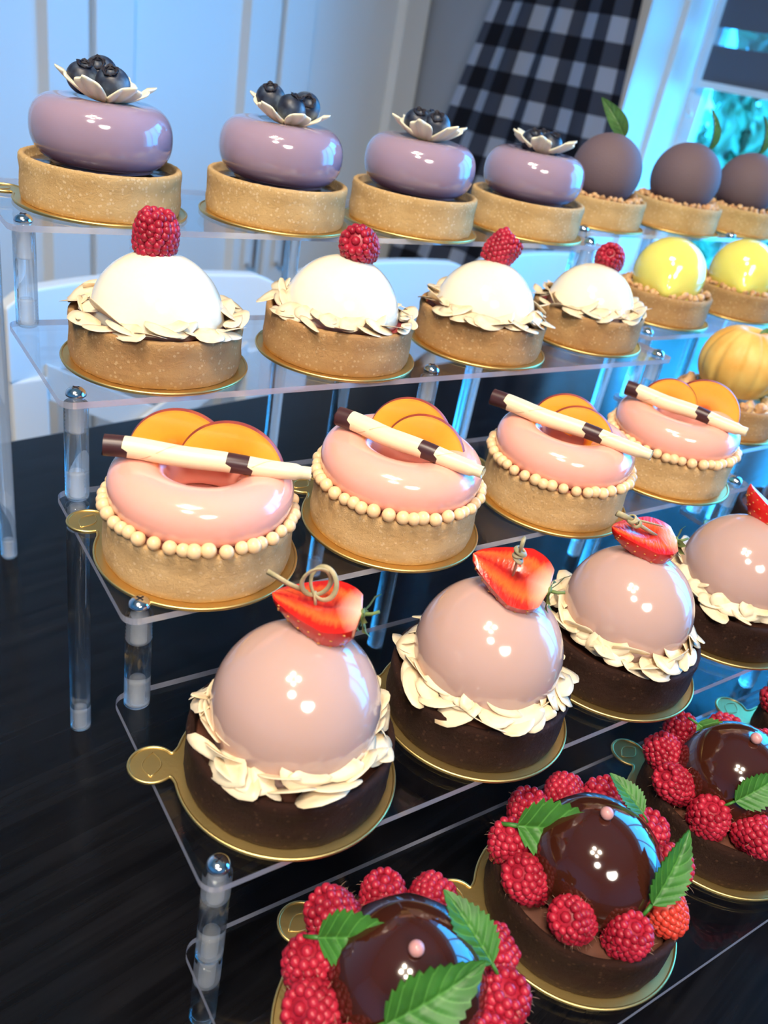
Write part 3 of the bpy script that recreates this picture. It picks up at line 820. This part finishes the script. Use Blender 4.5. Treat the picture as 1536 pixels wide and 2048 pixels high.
MINT = [leaf_mesh('mint_leaf', .46, .15, M['mint'], serr=.22, cup=.5, droop=.35), leaf_mesh('mint_leaf', .50, .135, M['mint'], serr=.24, cup=.8, droop=.2, nteeth=13)]
CITRUS = leaf_mesh('citrus_leaf', .52, .11, M['citrus_leaf'], serr=0, droop=.5, fold=.45)
PEARL = MB(); PEARL.ball((0, 0, 0), .06, 18, 12); PEARL = PEARL.mesh('sugar_pearl', [M['pearl']])
PPEARL = MB(); PPEARL.ball((0, 0, 0), .052, 20, 14); PPEARL = PPEARL.mesh('pink_pearl', [M['pinkpearl']])
def nut_mesh(i, m_, s=.055):
    r = random.Random(i); b = MB(); b.ball((0, 0, 0), s, 7, 5, 0, sc=(r.uniform(.8, 1.35), r.uniform(.7, 1), r.uniform(.6, .9)), jit=.13)
    return b.mesh('chopped_nut', [m_], False)
NUT = [nut_mesh(i, M['nut']) for i in range(5)]
PNUT = [nut_mesh(i + 20, M['nut'], .085) for i in range(4)]
PIST = [nut_mesh(i + 30, M['pistachio'], .10) for i in range(3)]

def sphere_lathe(name, R, m_, z0=-1.0, sq=1.0, seg=96, n=44, fn=None, jit=0):
    b = MB(); pr_ = []
    t0 = math.acos(max(-1, min(1, -z0)))
    for i in range(n + 1):
        th = PI - (PI - 0) * i / n
        zz = math.cos(th); 
        if zz < z0: continue
        pr_.append((R * math.sin(th), R * zz * sq))
    pr_[-1] = (0, pr_[-1][1])
    if pr_[0][0] > .001: pr_.insert(0, (0, pr_[0][1]))
    b.lathe(pr_, seg, jit=jit)
    if fn: b.v = [fn(v) for v in b.v]
    return b.mesh(name, [m_])
def slump(R, zlow):   # a glaze dome whose foot spreads a little
    return lambda v: Vector((v.x * (1 + .05 * max(0, (zlow + .12 - v.z) / .12)), v.y * (1 + .05 * max(0, (zlow + .12 - v.z) / .12)), v.z))
DOME_B = sphere_lathe('blush_dome', .632, M['blush'], z0=-.45, fn=slump(.632, -.28))
DOME_C = sphere_lathe('cream_dome', .612, M['cream'], z0=-.06, sq=1.0)
DOME_K = sphere_lathe('chocolate_dome', .55, M['chocglaze'], z0=-.3, sq=.92)
SPH_V = sphere_lathe('plum_sphere', .57, M['velvet'], z0=-.75)
def lemonfn(v):
    d = Vector((-.72, -.62, -.18)).normalized(); q = max(0, v.normalized().dot(d)) if v.length > 0 else 0
    return v * (1 + .24 * q ** 30) + Vector((0, 0, -.05)) * q ** 12
SPH_L = sphere_lathe('lemon_sphere', .575, M['lemon'], z0=-.6, fn=lemonfn)
def ribfn(v):
    a = math.atan2(v.y, v.x); r = math.hypot(v.x, v.y)
    k = 1 - .045 * abs(math.cos(a * 6)) ** 6 * min(1, r / .3)
    z = v.z - .12 * math.exp(-(r / .14) ** 2) if v.z > 0 else v.z
    return Vector((v.x * k, v.y * k, z * .92))
SPH_P = sphere_lathe('pumpkin_sphere', .62, M['pumpkin'], z0=-.8, seg=180, fn=ribfn)
# lilac pebble
b = MB(); pr_ = [(0, .40), (.50, .40)]
for i in range(0, 25):
    th = -PI / 2 + PI * i / 24
    c_, s_ = math.cos(th), math.sin(th)
    pr_.append((.40 + .285 * (abs(c_) ** .85), .71 + .30 * (abs(s_) ** .9) * (1 if s_ > 0 else -1)))
pr_ += [(.32, 1.012), (.22, 1.000), (.12, .985), (0, .98)]
b.lathe(pr_, 110); PEBBLE = b.mesh('lilac_pebble', [M['lilac']])
# pink ring
b = MB(); pts = []
def ringp(a, c):
    th = 2 * PI * c; cr = math.cos(th); sr = math.sin(th)
    r = .512 + .245 * (abs(cr) ** (.92 if sr > 0 else .55)) * (1 if cr > 0 else -1)
    z = .63 + (.235 if sr > 0 else .195) * (abs(sr) ** .95) * (1 if sr > 0 else -1)
    return Vector((r * math.cos(2 * PI * a), r * math.sin(2 * PI * a), z))
b.grid(110, 40, ringp, cu=True, cv=True); RING = fix_normals(b.mesh('pink_ring', [M['pinkdonut']]))
# peach wedge: half-moon; flat of the slice in the XZ plane, skin along the outer arc
def peach_mesh(R, seed):
    b = MB(); na, nr = 40, 12; ri = R * .20
    def P(a, q, s):
        th = PI * a; r_ = ri + (R - ri) * q
        t = (.008 + .030 * q) * s
        y = -.35 * r_ * 0
        return Vector((r_ * math.cos(th), t, r_ * math.sin(th) * .95))
    for s in (1, -1):
        o = b.grid(na, nr, lambda a, q: P(a, q, s), flip=(s > 0), uv=False)
        for i in range(na):
            for j in range(nr): b.uv[o + i * nr + j] = (j / (nr - 1), i / (na - 1))
    b.grid(na, 5, lambda a, q: Vector(((R + .014 * math.sin(PI * q)) * math.cos(PI * a), .038 * (1 - 2 * q), (R + .014 * math.sin(PI * q)) * math.sin(PI * a) * .95)), mi=1)
    b.grid(na, 3, lambda a, q: Vector((ri * math.cos(PI * a), .008 * (1 - 2 * q), ri * math.sin(PI * a) * .95)))
    me = b.mesh('peach_slice', [M['peach'], M['peach_skin']]); return fix_normals(me)
PEACH = [peach_mesh(.40, 0), peach_mesh(.36, 1)]
# chocolate cigarette, from a to b
def stick_mesh(L, r0, r1, seed):
    r = random.Random(seed); b = MB(); n = 40
    pts = [(L * i / n, .01 * math.sin(i * .2 + seed), .006 * math.sin(i * .33)) for i in range(n + 1)]
    rad = []
    for i in range(n + 1):
        t = i / n; q = r0 + (r1 - r0) * max(0, (t - .45) / .55)
        if t > .93: q *= .80
        rad.append(q)
    b.tube(pts, rad, 20, uv=True, caps=False)
    # rolled end: inner wall and cap
    for s, x in ((0, 0.0), (1, L)):
        R_ = rad[0] if s == 0 else rad[-1]
        vs = []; fs = []; m_ = 20
        for rr, dx in ((R_, 0), (R_ * .72, 0), (R_ * .6, .07 if s == 0 else -.07)):
            for k in range(m_): vs.append((x + dx + (r.uniform(-.008, .008) if dx == 0 else 0), rr * math.cos(2 * PI * k / m_), rr * math.sin(2 * PI * k / m_)))
        for q in range(2):
            for k in range(m_): fs.append([q * m_ + k, q * m_ + (k + 1) % m_, (q + 1) * m_ + (k + 1) % m_, (q + 1) * m_ + k])
        fs.append([2 * m_ + k for k in range(m_)])
        b.add(vs, fs, 0, [(.02 if s == 0 else .97, .5)] * len(vs))
    return fix_normals(b.mesh('chocolate_stick', [M['stick']]))
# strawberry half, tip at -x, stalk end at +x, cut face up
def strawberry_mesh():
    b = MB(); L = .66; W = .285; ns, na = 30, 22
    def wr(s):
        if s <= 0 or s >= 1: return 0
        return W * (s / .62) ** .62 if s < .62 else W * math.sqrt(max(0, 1 - .72 * ((s - .62) / .38) ** 2.4))
    def P(s, a):
        th = PI + PI * a; x = -L / 2 + L * s; w_ = wr(s)
        dim = -.006 * (math.sin(s * 55) * math.sin(a * 34))
        return Vector((x, (w_ + dim) * math.cos(th), (w_ + dim) * 1.12 * math.sin(th)))
    b.grid(ns, na, P, flip=True)
    o = b.grid(ns, 13, lambda s, t: Vector((-L / 2 + L * s, wr(s) * (2 * t - 1), .012 * math.cos((2 * t - 1) * PI / 2) - .035 * math.exp(-((2 * t - 1) / .3) ** 2) * math.exp(-((s - .5) / .22) ** 2))), mi=1, uv=True)
    r = random.Random(3)
    for i in range(7):
        for k in range(9):
            s = (i + .9) / 8; a = (k + .5 * (i % 2) + .3) / 9.5
            p = P(s, a); b.ball(p, .009, 6, 4, 2, sc=(1.5, .8, .8))
    me = b.mesh('strawberry_half', [M['straw_skin'], M['straw_cut'], M['straw_seed']])
    c = MB()
    for k in range(9):
        a = -PI * .15 + PI * 1.3 * k / 8 + PI; q = Vector((0, math.cos(a), math.sin(a)))
        if k >= 9: q = Vector((0, r.uniform(-1, 1), .3))
        base_ = Vector((L / 2 - .01, 0, -.03)); ln = r.uniform(.15, .22); wv = .036
        d = (q * .85 + Vector((r.uniform(-.45, .35), 0, 0))).normalized(); side = d.cross(Vector((1, 0, 0))).normalized()
        pts_ = [base_, base_ + d * ln * .45 + Vector((.025, 0, 0)), base_ + d * ln * .8 + Vector((.03, 0, 0)), base_ + d * ln + Vector((.06, 0, 0))]
        vs = []
        for p, w_ in zip(pts_, (.4, 1, .8, .05)): vs += [p + side * wv * w_, p - side * wv * w_ , p + Vector((.008, 0, 0))]
        fs = []
        for i in range(3): fs += [[i * 3, i * 3 + 2, i * 3 + 5, i * 3 + 3], [i * 3 + 2, i * 3 + 1, i * 3 + 4, i * 3 + 5]]
        c.add(vs, fs)
    c.ball((L / 2, 0, -.03), .05, 10, 7, sc=(.5, 1, 1)); c.tube([(L / 2, 0, -.02), (L / 2 + .07, .01, -.01), (L / 2 + .12, .03, .01)], [.016, .014, .012], 7)
    return me, c.mesh('strawberry_calyx', [M['calyx']])
STRAW, CALYX = strawberry_mesh()
# knotted bamboo picks
def pick_loop_mesh():
    b = MB()
    for k, (tilt, sh) in enumerate(((.35, 0), (-.45, .05))):
        q = Euler((PI / 2 + tilt * .4, 0, tilt)).to_matrix()
        b.tube([q @ Vector((.105 * math.cos(t), .125 * math.sin(t), .0)) + Vector((sh, 0, .12)) for t in [2 * PI * i / 30 for i in range(30)]], .017, 8, closed=True, flat=(.45, 1.1))
    b.tube([(-.36, .05, .10), (-.2, .02, .05), (-.05, 0, .02)], [.026, .024, .02], 6, flat=(.35, 1))
    b.tube([(0, 0, .04), (.02, 0, -.1)], .012, 6)
    return b.mesh('loop_knot_pick', [M['pick']])
def pick_knot_mesh():
    b = MB()
    b.tube([(0.02, 0, -.12), (-.02, 0, .10), (-.03, 0, .20)], [.018, .022, .024], 6, flat=(.5, 1))
    b.tube([(.13, -.03, -.05), (.03, 0, .12), (-.02, 0, .2)], [.008, .015, .018], 6, flat=(.5, 1))
    b.tube([(-.03, 0, .18), (-.06, 0, .30), (-.09, 0, .40)], [.026, .034, .036], 6, flat=(.45, 1))
    for z, t in ((.16, .5), (.20, -.4), (.235, .3)):
        q = Euler((t, .3, 0)).to_matrix()
        b.tube([q @ Vector((.042 * math.cos(a), .042 * math.sin(a), 0)) + Vector((-.03, 0, z)) for a in [2 * PI * i / 18 for i in range(18)]], .018, 8, closed=True, flat=(.6, 1.1))
    return b.mesh('knotted_pick', [M['pick']])
PICKL, PICKK = pick_loop_mesh(), pick_knot_mesh()

# ------------------------------------------------------------------ assembling tarts
def board(x, y, k, tab_deg, label, s=1.0, zz=None):
    o = O('cake_board', BOARD, None, (x, y, Z(k) + .0015), (0, 0, math.radians(tab_deg)), s)
    return tag(o, label, 'cake board', 'gold cake boards under the pastries')
def tart(name, x, y, k, label, group, crust_key, fill, s=1.0, var=0, rz=None):
    t = empty(name, (x, y, Z(k) + .0215 * s), 0, label, 'tart', group)
    t.scale = (s, s, s)
    O('pastry_shell', SH[crust_key][var % 2], t, (0, 0, 0), (0, 0, rnd.uniform(0, 6.28) if rz is None else rz))
    if fill: O('filling', FI[fill], t)
    return t
def put_raspberry(t, loc, axis, v=0, s=1.0, me=None, label=None):
    o = O('raspberry', me or RB[v % 3], t, loc, basis(axis, (1, .2, .1) if abs(Vector(axis).normalized().x) < .9 else (0, 1, 0)) @ Matrix.Rotation(rnd.uniform(0, 6), 3, 'Z'), s)
    if label: o['label'] = label
    return o
def flakes(t, n, r0, r1, z0, z1, domeR, domeZ, out=.5, up=.6, seed=0):
    r = random.Random(seed)
    for i in range(n):
        a = 2 * PI * (i + r.uniform(-.3, .3)) / n; q = r.random()
        rr = r0 + (r1 - r0) * q; z = z1 + (z0 - z1) * q + r.uniform(-.01, .015)
        rad = Vector((math.cos(a), math.sin(a), 0)); tan = Vector((-math.sin(a), math.cos(a), 0))
        # flake normal leans between the dome's slope and straight up
        lean = r.uniform(*( (.15, .75) if q > .5 else (.6, 1.15)))
        nrm = (Vector((0, 0, 1)) * math.cos(lean) + rad * -math.sin(lean) * out * (1 if r.random() < .35 else -1) + tan * r.uniform(-.35, .35)).normalized()
        xd = (tan * math.cos(r.uniform(-.7, .7)) + rad * r.uniform(-.8, .8))
        O('almond_flake', FL[r.randrange(10)], t, rad * rr + Vector((0, 0, z)), basis(nrm, xd), r.uniform(.8, 1.15))

# --- top step: lilac pebble tarts with blossoms and blueberries
T5 = [(1.08, 7.63), (3.01, 7.51), (4.88, 7.46), (6.86, 7.55)]
T5L = ['leftmost lilac glazed tart on the top step, three blueberries heaped in its flower',
       'second lilac glazed tart from the left on the top step, its blueberries spread apart',
       'third lilac glazed tart from the left on the top step, with two blueberries showing',
       'rightmost lilac glazed tart, beside the plum brown spheres']
BBP = [[(-.17, .13, .13, .5), (.05, -.08, .13, .2), (.02, .20, .19, -.2)], [(-.16, .12, .18, .2), (-.01, -.09, .12, 1.0), (.20, -.02, .15, -.4)],
       [(-.12, .09, .14, .3), (.06, -.06, .14, .0), (.10, .16, .13, .9)], [(-.13, .08, .11, .2), (.07, -.06, .11, .5), (.10, .16, .11, .3)]]
for i, (x, y) in enumerate(T5):
    board(x, y, 5, [146, 62, 60, 58][i], 'gold card board under the ' + ['leftmost', 'second', 'third', 'rightmost'][i] + ' lilac tart')
    t = tart('lilac_tart', x, y, 5, T5L[i], 'lilac tarts on the top step', 'crust', 'jam', 1, i)
    O('glazed_pebble', PEBBLE, t)
    ta = [(.05, .06), (.10, -.06), (.02, .05), (0, .03)][i]
    bl_ = O('chocolate_blossom', BLOS, t, (.02, -.02, .985), (ta[0], ta[1], [.3, .9, 1.2, .2][i]), [1, .95, 1, 1][i])
    for (bx, by, bz, tilt) in BBP[i]:
        bz += .03 if i < 3 else 0
        # crowns face roughly up and to the camera
        q = basis(Vector((-.45 * math.cos(tilt * 3) , -.55, .75 + tilt)), (1, 0, .1))
        o = O('blueberry', BB, t, (.02 + bx, -.02 + by, 1.0 + bz), q, rnd.uniform(1.05, 1.15))
        O('crown', BBC, o)

# --- fourth step: cream domes with raspberries
T4 = [(1.08, 5.90), (3.05, 5.88), (5.03, 5.89), (6.93, 6.0)]
T4L = ['large cream dome tart at the left end of the fourth step, its raspberry standing upright',
       'second cream dome tart, its raspberry showing the hollow end', 'third cream dome tart, its raspberry split at the right', 'rightmost cream dome tart, beside the lemon spheres']
RA = [((-.02, .06, .15), (.05, -.08, 1)), ((.10, .0, .12), (.65, .6, -.42)), ((.14, .1, .12), (-.5, .25, -.75)), ((.2, .06, .08), (-.6, -.4, .5))]
for i, (x, y) in enumerate(T4):
    s = [1, 1, .97, .93][i]
    board(x, y, 4, [62, 60, 58, 56][i], 'gold card board under the ' + ['leftmost', 'second', 'third', 'rightmost'][i] + ' cream dome tart', s)
    t = tart('cream_dome_tart', x, y, 4, T4L[i], 'cream dome tarts on the fourth step', 'crust_warm', 'red', s, i)
    O('glazed_dome', DOME_C, t, (0, 0, .40))
    d, ax = RA[i]
    put_raspberry(t, (d[0], d[1], 1.0 + d[2]), [-c for c in ax] if i == 1 else ax, i, 1.12)
    flakes(t, 40, .61, .78, .455, .53, .612, .40, seed=10 + i)

# --- third step: pink rings with peach and chocolate sticks
T3 = [(.84, 4.10), (2.76, 4.01), (4.80, 3.92), (6.76, 4.02)]
T3L = ['leftmost pink ring tart, two peach slices side by side behind its chocolate stick',
       'second pink ring tart, one peach slice in front of the other', 'third pink ring tart, a dark skinned peach slice leaning in front',
       'rightmost pink ring tart, its chocolate stick flared open at the dark end']
STK = [((-.72, .28, .955), (.72, -.49, .90)), ((-.50, .42, .96), (.26, -.80, .91)), ((-.60, .66, .97), (.32, -.85, .91)), ((-.53, .50, .97), (.16, -.80, .91))]
PCH = [[((-.10, .26, 0.78), -34, -.10, 0, 1.05), ((.24, -.02, 0.74), -34, .22, 0, 1.10)], [((.12, .10, 0.82), -50, .15, 0, .98), ((.17, -.08, 0.74), -46, .35, 1, 1.05)],
       [((.08, .14, 0.78), -46, .2, 1, 1.05), ((.14, -.02, 0.70), -46, .3, 1, 1.05)], [((-.04, .20, 0.82), -42, -.15, 1, .95), ((.34, -.06, 0.78), -44, .30, 0, 1.10)]]
for i, (x, y) in enumerate(T3):
    s = [.985, 1, .97, .96][i]
    board(x, y, 3, [136, 120, 113, 112][i], 'gold card board under the ' + ['leftmost', 'second', 'third', 'rightmost'][i] + ' pink ring tart', .98 if i == 0 else s)
    t = tart('pink_ring_tart', x, y, 3, T3L[i], 'pink ring tarts on the third step', 'crust_pale', 'pink', s, i)
    O('glazed_ring', RING, t)
    n = 44
    for k in range(n):
        a = 2 * PI * k / n + .03 * math.sin(k * 5 + i)
        o = O('sugar_pearl', PEARL, t, ((.775 + .008 * math.sin(k * 3)) * math.cos(a), (.775 + .008 * math.sin(k * 3)) * math.sin(a), .495 + .006 * math.sin(k * 2.1)), None, rnd.uniform(.88, 1.06))
    a_, b_ = [Vector(q) for q in STK[i]]
    d = b_ - a_
    sm = stick_mesh(d.length, .088, .066, i)
    zc = d.normalized(); mt = Matrix((zc, Vector((0, 0, 1)).cross(zc).normalized(), zc.cross(Vector((0, 0, 1)).cross(zc).normalized()))).transposed()
    o = O('chocolate_stick', sm, t, a_, mt)
    for (lc, yaw, roll, v, sc_) in PCH[i]:
        q = Matrix.Rotation(math.radians(yaw), 3, 'Z') @ Matrix.Rotation(-.20, 3, 'X') @ Matrix.Rotation(roll, 3, 'Y')
        O('peach_slice', PEACH[v], t, lc, q, sc_)

# --- second step: blush domes with strawberries
T2 = [(.97, 2.44), (2.79, 2.39), (4.55, 2.38), (6.40, 2.42)]
T2L = ['leftmost blush dome tart, its strawberry pinned with a looped bamboo pick', 'second blush dome tart, its strawberry pinned with a tall knotted pick',
       'third blush dome tart, its knotted pick leaning left over the strawberry', 'rightmost blush dome tart, cut by the photo edge']
# strawberry: centre offset, direction tip->stalk, cut face normal
STR = [((.13, .13, 1.46), (.78, -.60, -.20), (-.06, -.08, .99)), ((.0, .0, 1.47), (.66, -.52, -.52), (-.28, -.36, .86)),
       ((.0, .12, 1.44), (.80, -.58, .08), (-.08, -.14, .97)), ((.24, .10, 1.38), (.25, -.6, -.75), (.35, -.25, .7))]
for i, (x, y) in enumerate(T2):
    board(x, y, 2, [156, 140, 118, 108][i], 'gold card board under the ' + ['leftmost', 'second', 'third', 'rightmost'][i] + ' blush dome tart', [1, 1, 1, 1][i])
    t = tart('blush_dome_tart', x, y, 2, T2L[i], 'blush dome tarts on the second step', 'crust_choc', 'cocoa', 1, i)
    O('glazed_dome', DOME_B, t, (0, 0, .655), None, [1, 1.005, .97, .98][i])
    c_, dx, nz = STR[i]
    q = basis(nz, dx)
    so = O('strawberry_half', STRAW, t, c_, q, [1.0, 1.02, .95, .95][i])
    O('calyx', CALYX, so)
    if i == 0:
        O('bamboo_pick', PICKL, t, Vector(c_) + Vector((-.02, .02, .05)), (0, 0, -.65))
    else:
        o = O('bamboo_pick', PICKK, t, Vector(c_) + q @ Vector((.02, .0, .04)), [(.05, -.15, .6), (.05, -.2, .6), (.05, -.95, -.5), (0, -.3, 0)][i], [1, 1.05, .95, .9][i])
    flakes(t, 54, .60, .72, .475, .60, .632, .655, out=.9, seed=50 + i)

# --- first step: chocolate domes with raspberries and mint
T1 = [(1.08, .76), (3.0, .87), (4.97, .93), (6.9, .95)]
T1L = ['nearest chocolate raspberry tart at the bottom edge of the photo', 'second chocolate raspberry tart, with one bright orange red raspberry at the front',
       'third chocolate raspberry tart, at the right edge below the blush domes', 'fourth chocolate raspberry tart, only its left rim in the photo']
ANG1 = [[(71, .66), (40, .68), (109, .66), (142, .66), (170, .66), (202, .64), (236, .6), (-8, .68), (-38, .66), (-66, .6)],
        [(101, .66), (66, .70), (36, .70), (137, .67), (167, .62), (209, .60), (252, .60), (-67, .62), (-30, .66), (2, .67)],
        [(86, .68), (125, .66), (160, .66), (196, .62), (237, .62), (268, .62), (-60, .62), (-28, .64), (8, .66), (45, .68)],
        [(95, .66), (130, .66), (165, .66), (200, .62), (240, .62), (-80, .62), (-40, .64), (0, .66), (50, .68)]]
MNT = [[((-.50, .42, .80), (-.34, .02, 1.16), 0), ((.45, -.29, .86), (.30, .16, 1.12), 1), ((-.43, -.31, .88), (.22, -.31, 1.08), 0)],
       [((-.52, .44, .78), (-.30, -.12, 1.16), 0), ((.40, -.02, .98), (.32, .34, 1.06), 1), ((-.02, -.58, .78), (.42, -.24, 1.0), 1)],
       [((-.10, .50, .88), (-.25, .18, 1.12), 0), ((-.50, -.28, .80), (-.12, -.38, 1.06), 0)],
       [((-.3, .4, .9), (0, .2, 1.12), 0)]]
PPL = [(-.10, -.08), (-.04, .04), (-.04, -.01), (0, 0)]
for i, (x, y) in enumerate(T1):
    board(x, y, 1, [102, 150, 97, 108][i], 'gold card board under the ' + ['nearest', 'second', 'third', 'fourth'][i] + ' chocolate raspberry tart')
    t = tart('chocolate_raspberry_tart', x, y, 1, T1L[i], 'chocolate raspberry tarts on the lowest step', 'crust_choc', 'cocoa', 1, i)
    O('glazed_dome', DOME_K, t, (0, 0, .585))
    for k, (a, r_) in enumerate(ANG1[i]):
        a = math.radians(a); rad = Vector((math.cos(a), math.sin(a), 0))
        if i == 1 and k == 7:
            o = put_raspberry(t, rad * r_ + Vector((0, 0, .54)), rad * .5 + Vector((0, -.2, -1)), 0, .95, RBO, 'bright orange red raspberry with its open end up')
        else:
            mode = (k * 7 + i * 3) % 3
            ax = (rad * .25 + Vector((0, 0, 1))) if mode == 0 else ((rad * .9 + Vector((.3, -.1, .6))) if mode == 1 else (rad * .5 + Vector((-.4, .2, .8))))
            put_raspberry(t, rad * r_ + Vector((0, 0, .53 + .02 * mode)), ax, k, rnd.uniform(.95, 1.08))
    for (la, lb, v) in MNT[i]:
        la, lb = Vector(la), Vector(lb); mid = (la + lb) / 2 - Vector((0, 0, .585)); dx = lb - la
        nz = mid.normalized() * .6 + Vector((-.55, -.7, .45))
        O('mint_leaf', MINT[v], t, la, basis(nz, dx), dx.length / (.46, .50)[v] * 1.05)
    px, py = PPL[i]
    O('sugar_pearl', PPEARL, t, (px, py, .585 + .506 * math.sqrt(max(0, 1 - (px * px + py * py) / .3025)) + .045))

# ------------------------------------------------------------------ second stand
def nuts(t, lst, n, r0, r1, z, seed, name='nut_piece'):
    r = random.Random(seed)
    for i in range(n):
        a = 2 * PI * (i + r.uniform(-.4, .4)) / n; rr = r.uniform(r0, r1)
        O(name, lst[r.randrange(len(lst))], t, (rr * math.cos(a), rr * math.sin(a), z + r.uniform(0, .05)), Euler((r.uniform(0, 6), r.uniform(0, 6), r.uniform(0, 6))), r.uniform(.8, 1.2))
for i, (x, y) in enumerate([(9.05, 8.3), (10.98, 8.3), (12.73, 8.3)]):
    board(x, y, 5, 110, 'gold card board under the ' + ['left', 'middle', 'right'][i] + ' plum brown sphere', .95)
    t = tart('plum_sphere_tart', x, y, 5, ['left plum brown sphere tart with a large curved leaf, behind the last lilac tart', 'middle plum brown sphere tart with a narrow leaf',
             'rightmost plum brown sphere tart, overlapped at the photo edge'][i], 'plum brown sphere tarts on the second stand', 'crust', 'cocoa', .95, i)
    O('velvet_sphere', SPH_V, t, (0, 0, .80), None, [1.0, 1.05, 1.0][i])
    nuts(t, NUT, 60, .56, .69, .42, i)
    dx = [(-.55, .42, .74), (-.10, .08, 1), (.02, -.02, 1)][i]; nz = [(-.62, -.78, .2), (.12, -.98, .1), (.12, -.98, .1)][i]
    O('citrus_leaf', CITRUS, t, [(.12, -.09, 1.34), (.22, -.17, 1.32), (.03, -.03, 1.35)][i], basis(nz, dx), [1.40, 1.25, 1.25][i])
for i, (x, y) in enumerate([(9.31, 6.74), (11.33, 6.86)]):
    board(x, y, 4, 110, 'gold card board under the ' + ['left', 'right'][i] + ' lemon yellow sphere', .93)
    t = tart('lemon_sphere_tart', x, y, 4, ['left glossy lemon yellow sphere tart, next to the last cream dome', 'right glossy lemon yellow sphere tart at the photo edge'][i],
             'lemon yellow tarts on the second stand', 'crust_warm', 'pale', .93, i)
    O('glazed_sphere', SPH_L, t, (0, 0, .66))
    nuts(t, NUT, 48, .60, .70, .43, 20 + i)
board(9.2, 5.0, 3, 110, 'gold card board under the yellow pumpkin pastry', .95)
t = tart('pumpkin_tart', 9.2, 5.0, 3, 'ribbed yellow pumpkin shaped pastry with a small green leaf at the right edge', None, 'crust_warm', 'pale', .95, 0)
O('ribbed_pumpkin', SPH_P, t, (0, 0, .92), None, .98)
nuts(t, PNUT, 26, .56, .68, .42, 33)
O('mint_leaf', MINT[0], t, (.02, -.10, 1.40), basis((-.5, -.5, .7), (.7, -.6, .25)), .7)
board(8.98, 3.3, 2, 140, 'gold card board under the chocolate pistachio tart', .9)
t = tart('pistachio_tart', 8.98, 3.3, 2, 'chocolate tart topped with a pistachio cluster at the right edge, behind the last blush dome', None, 'crust_choc', 'cocoa', .95, 1)
O('glazed_dome', DOME_K, t, (0, 0, .52), None, .95)
for k in range(9):
    a = k * 2.4; rr = .05 * math.sqrt(k)
    O('pistachio_nut', PIST[k % 3], t, (rr * math.cos(a), rr * math.sin(a), 1.06 + .10 * math.exp(-rr * rr * 60)), Euler((k, k * 2, k * 3)))
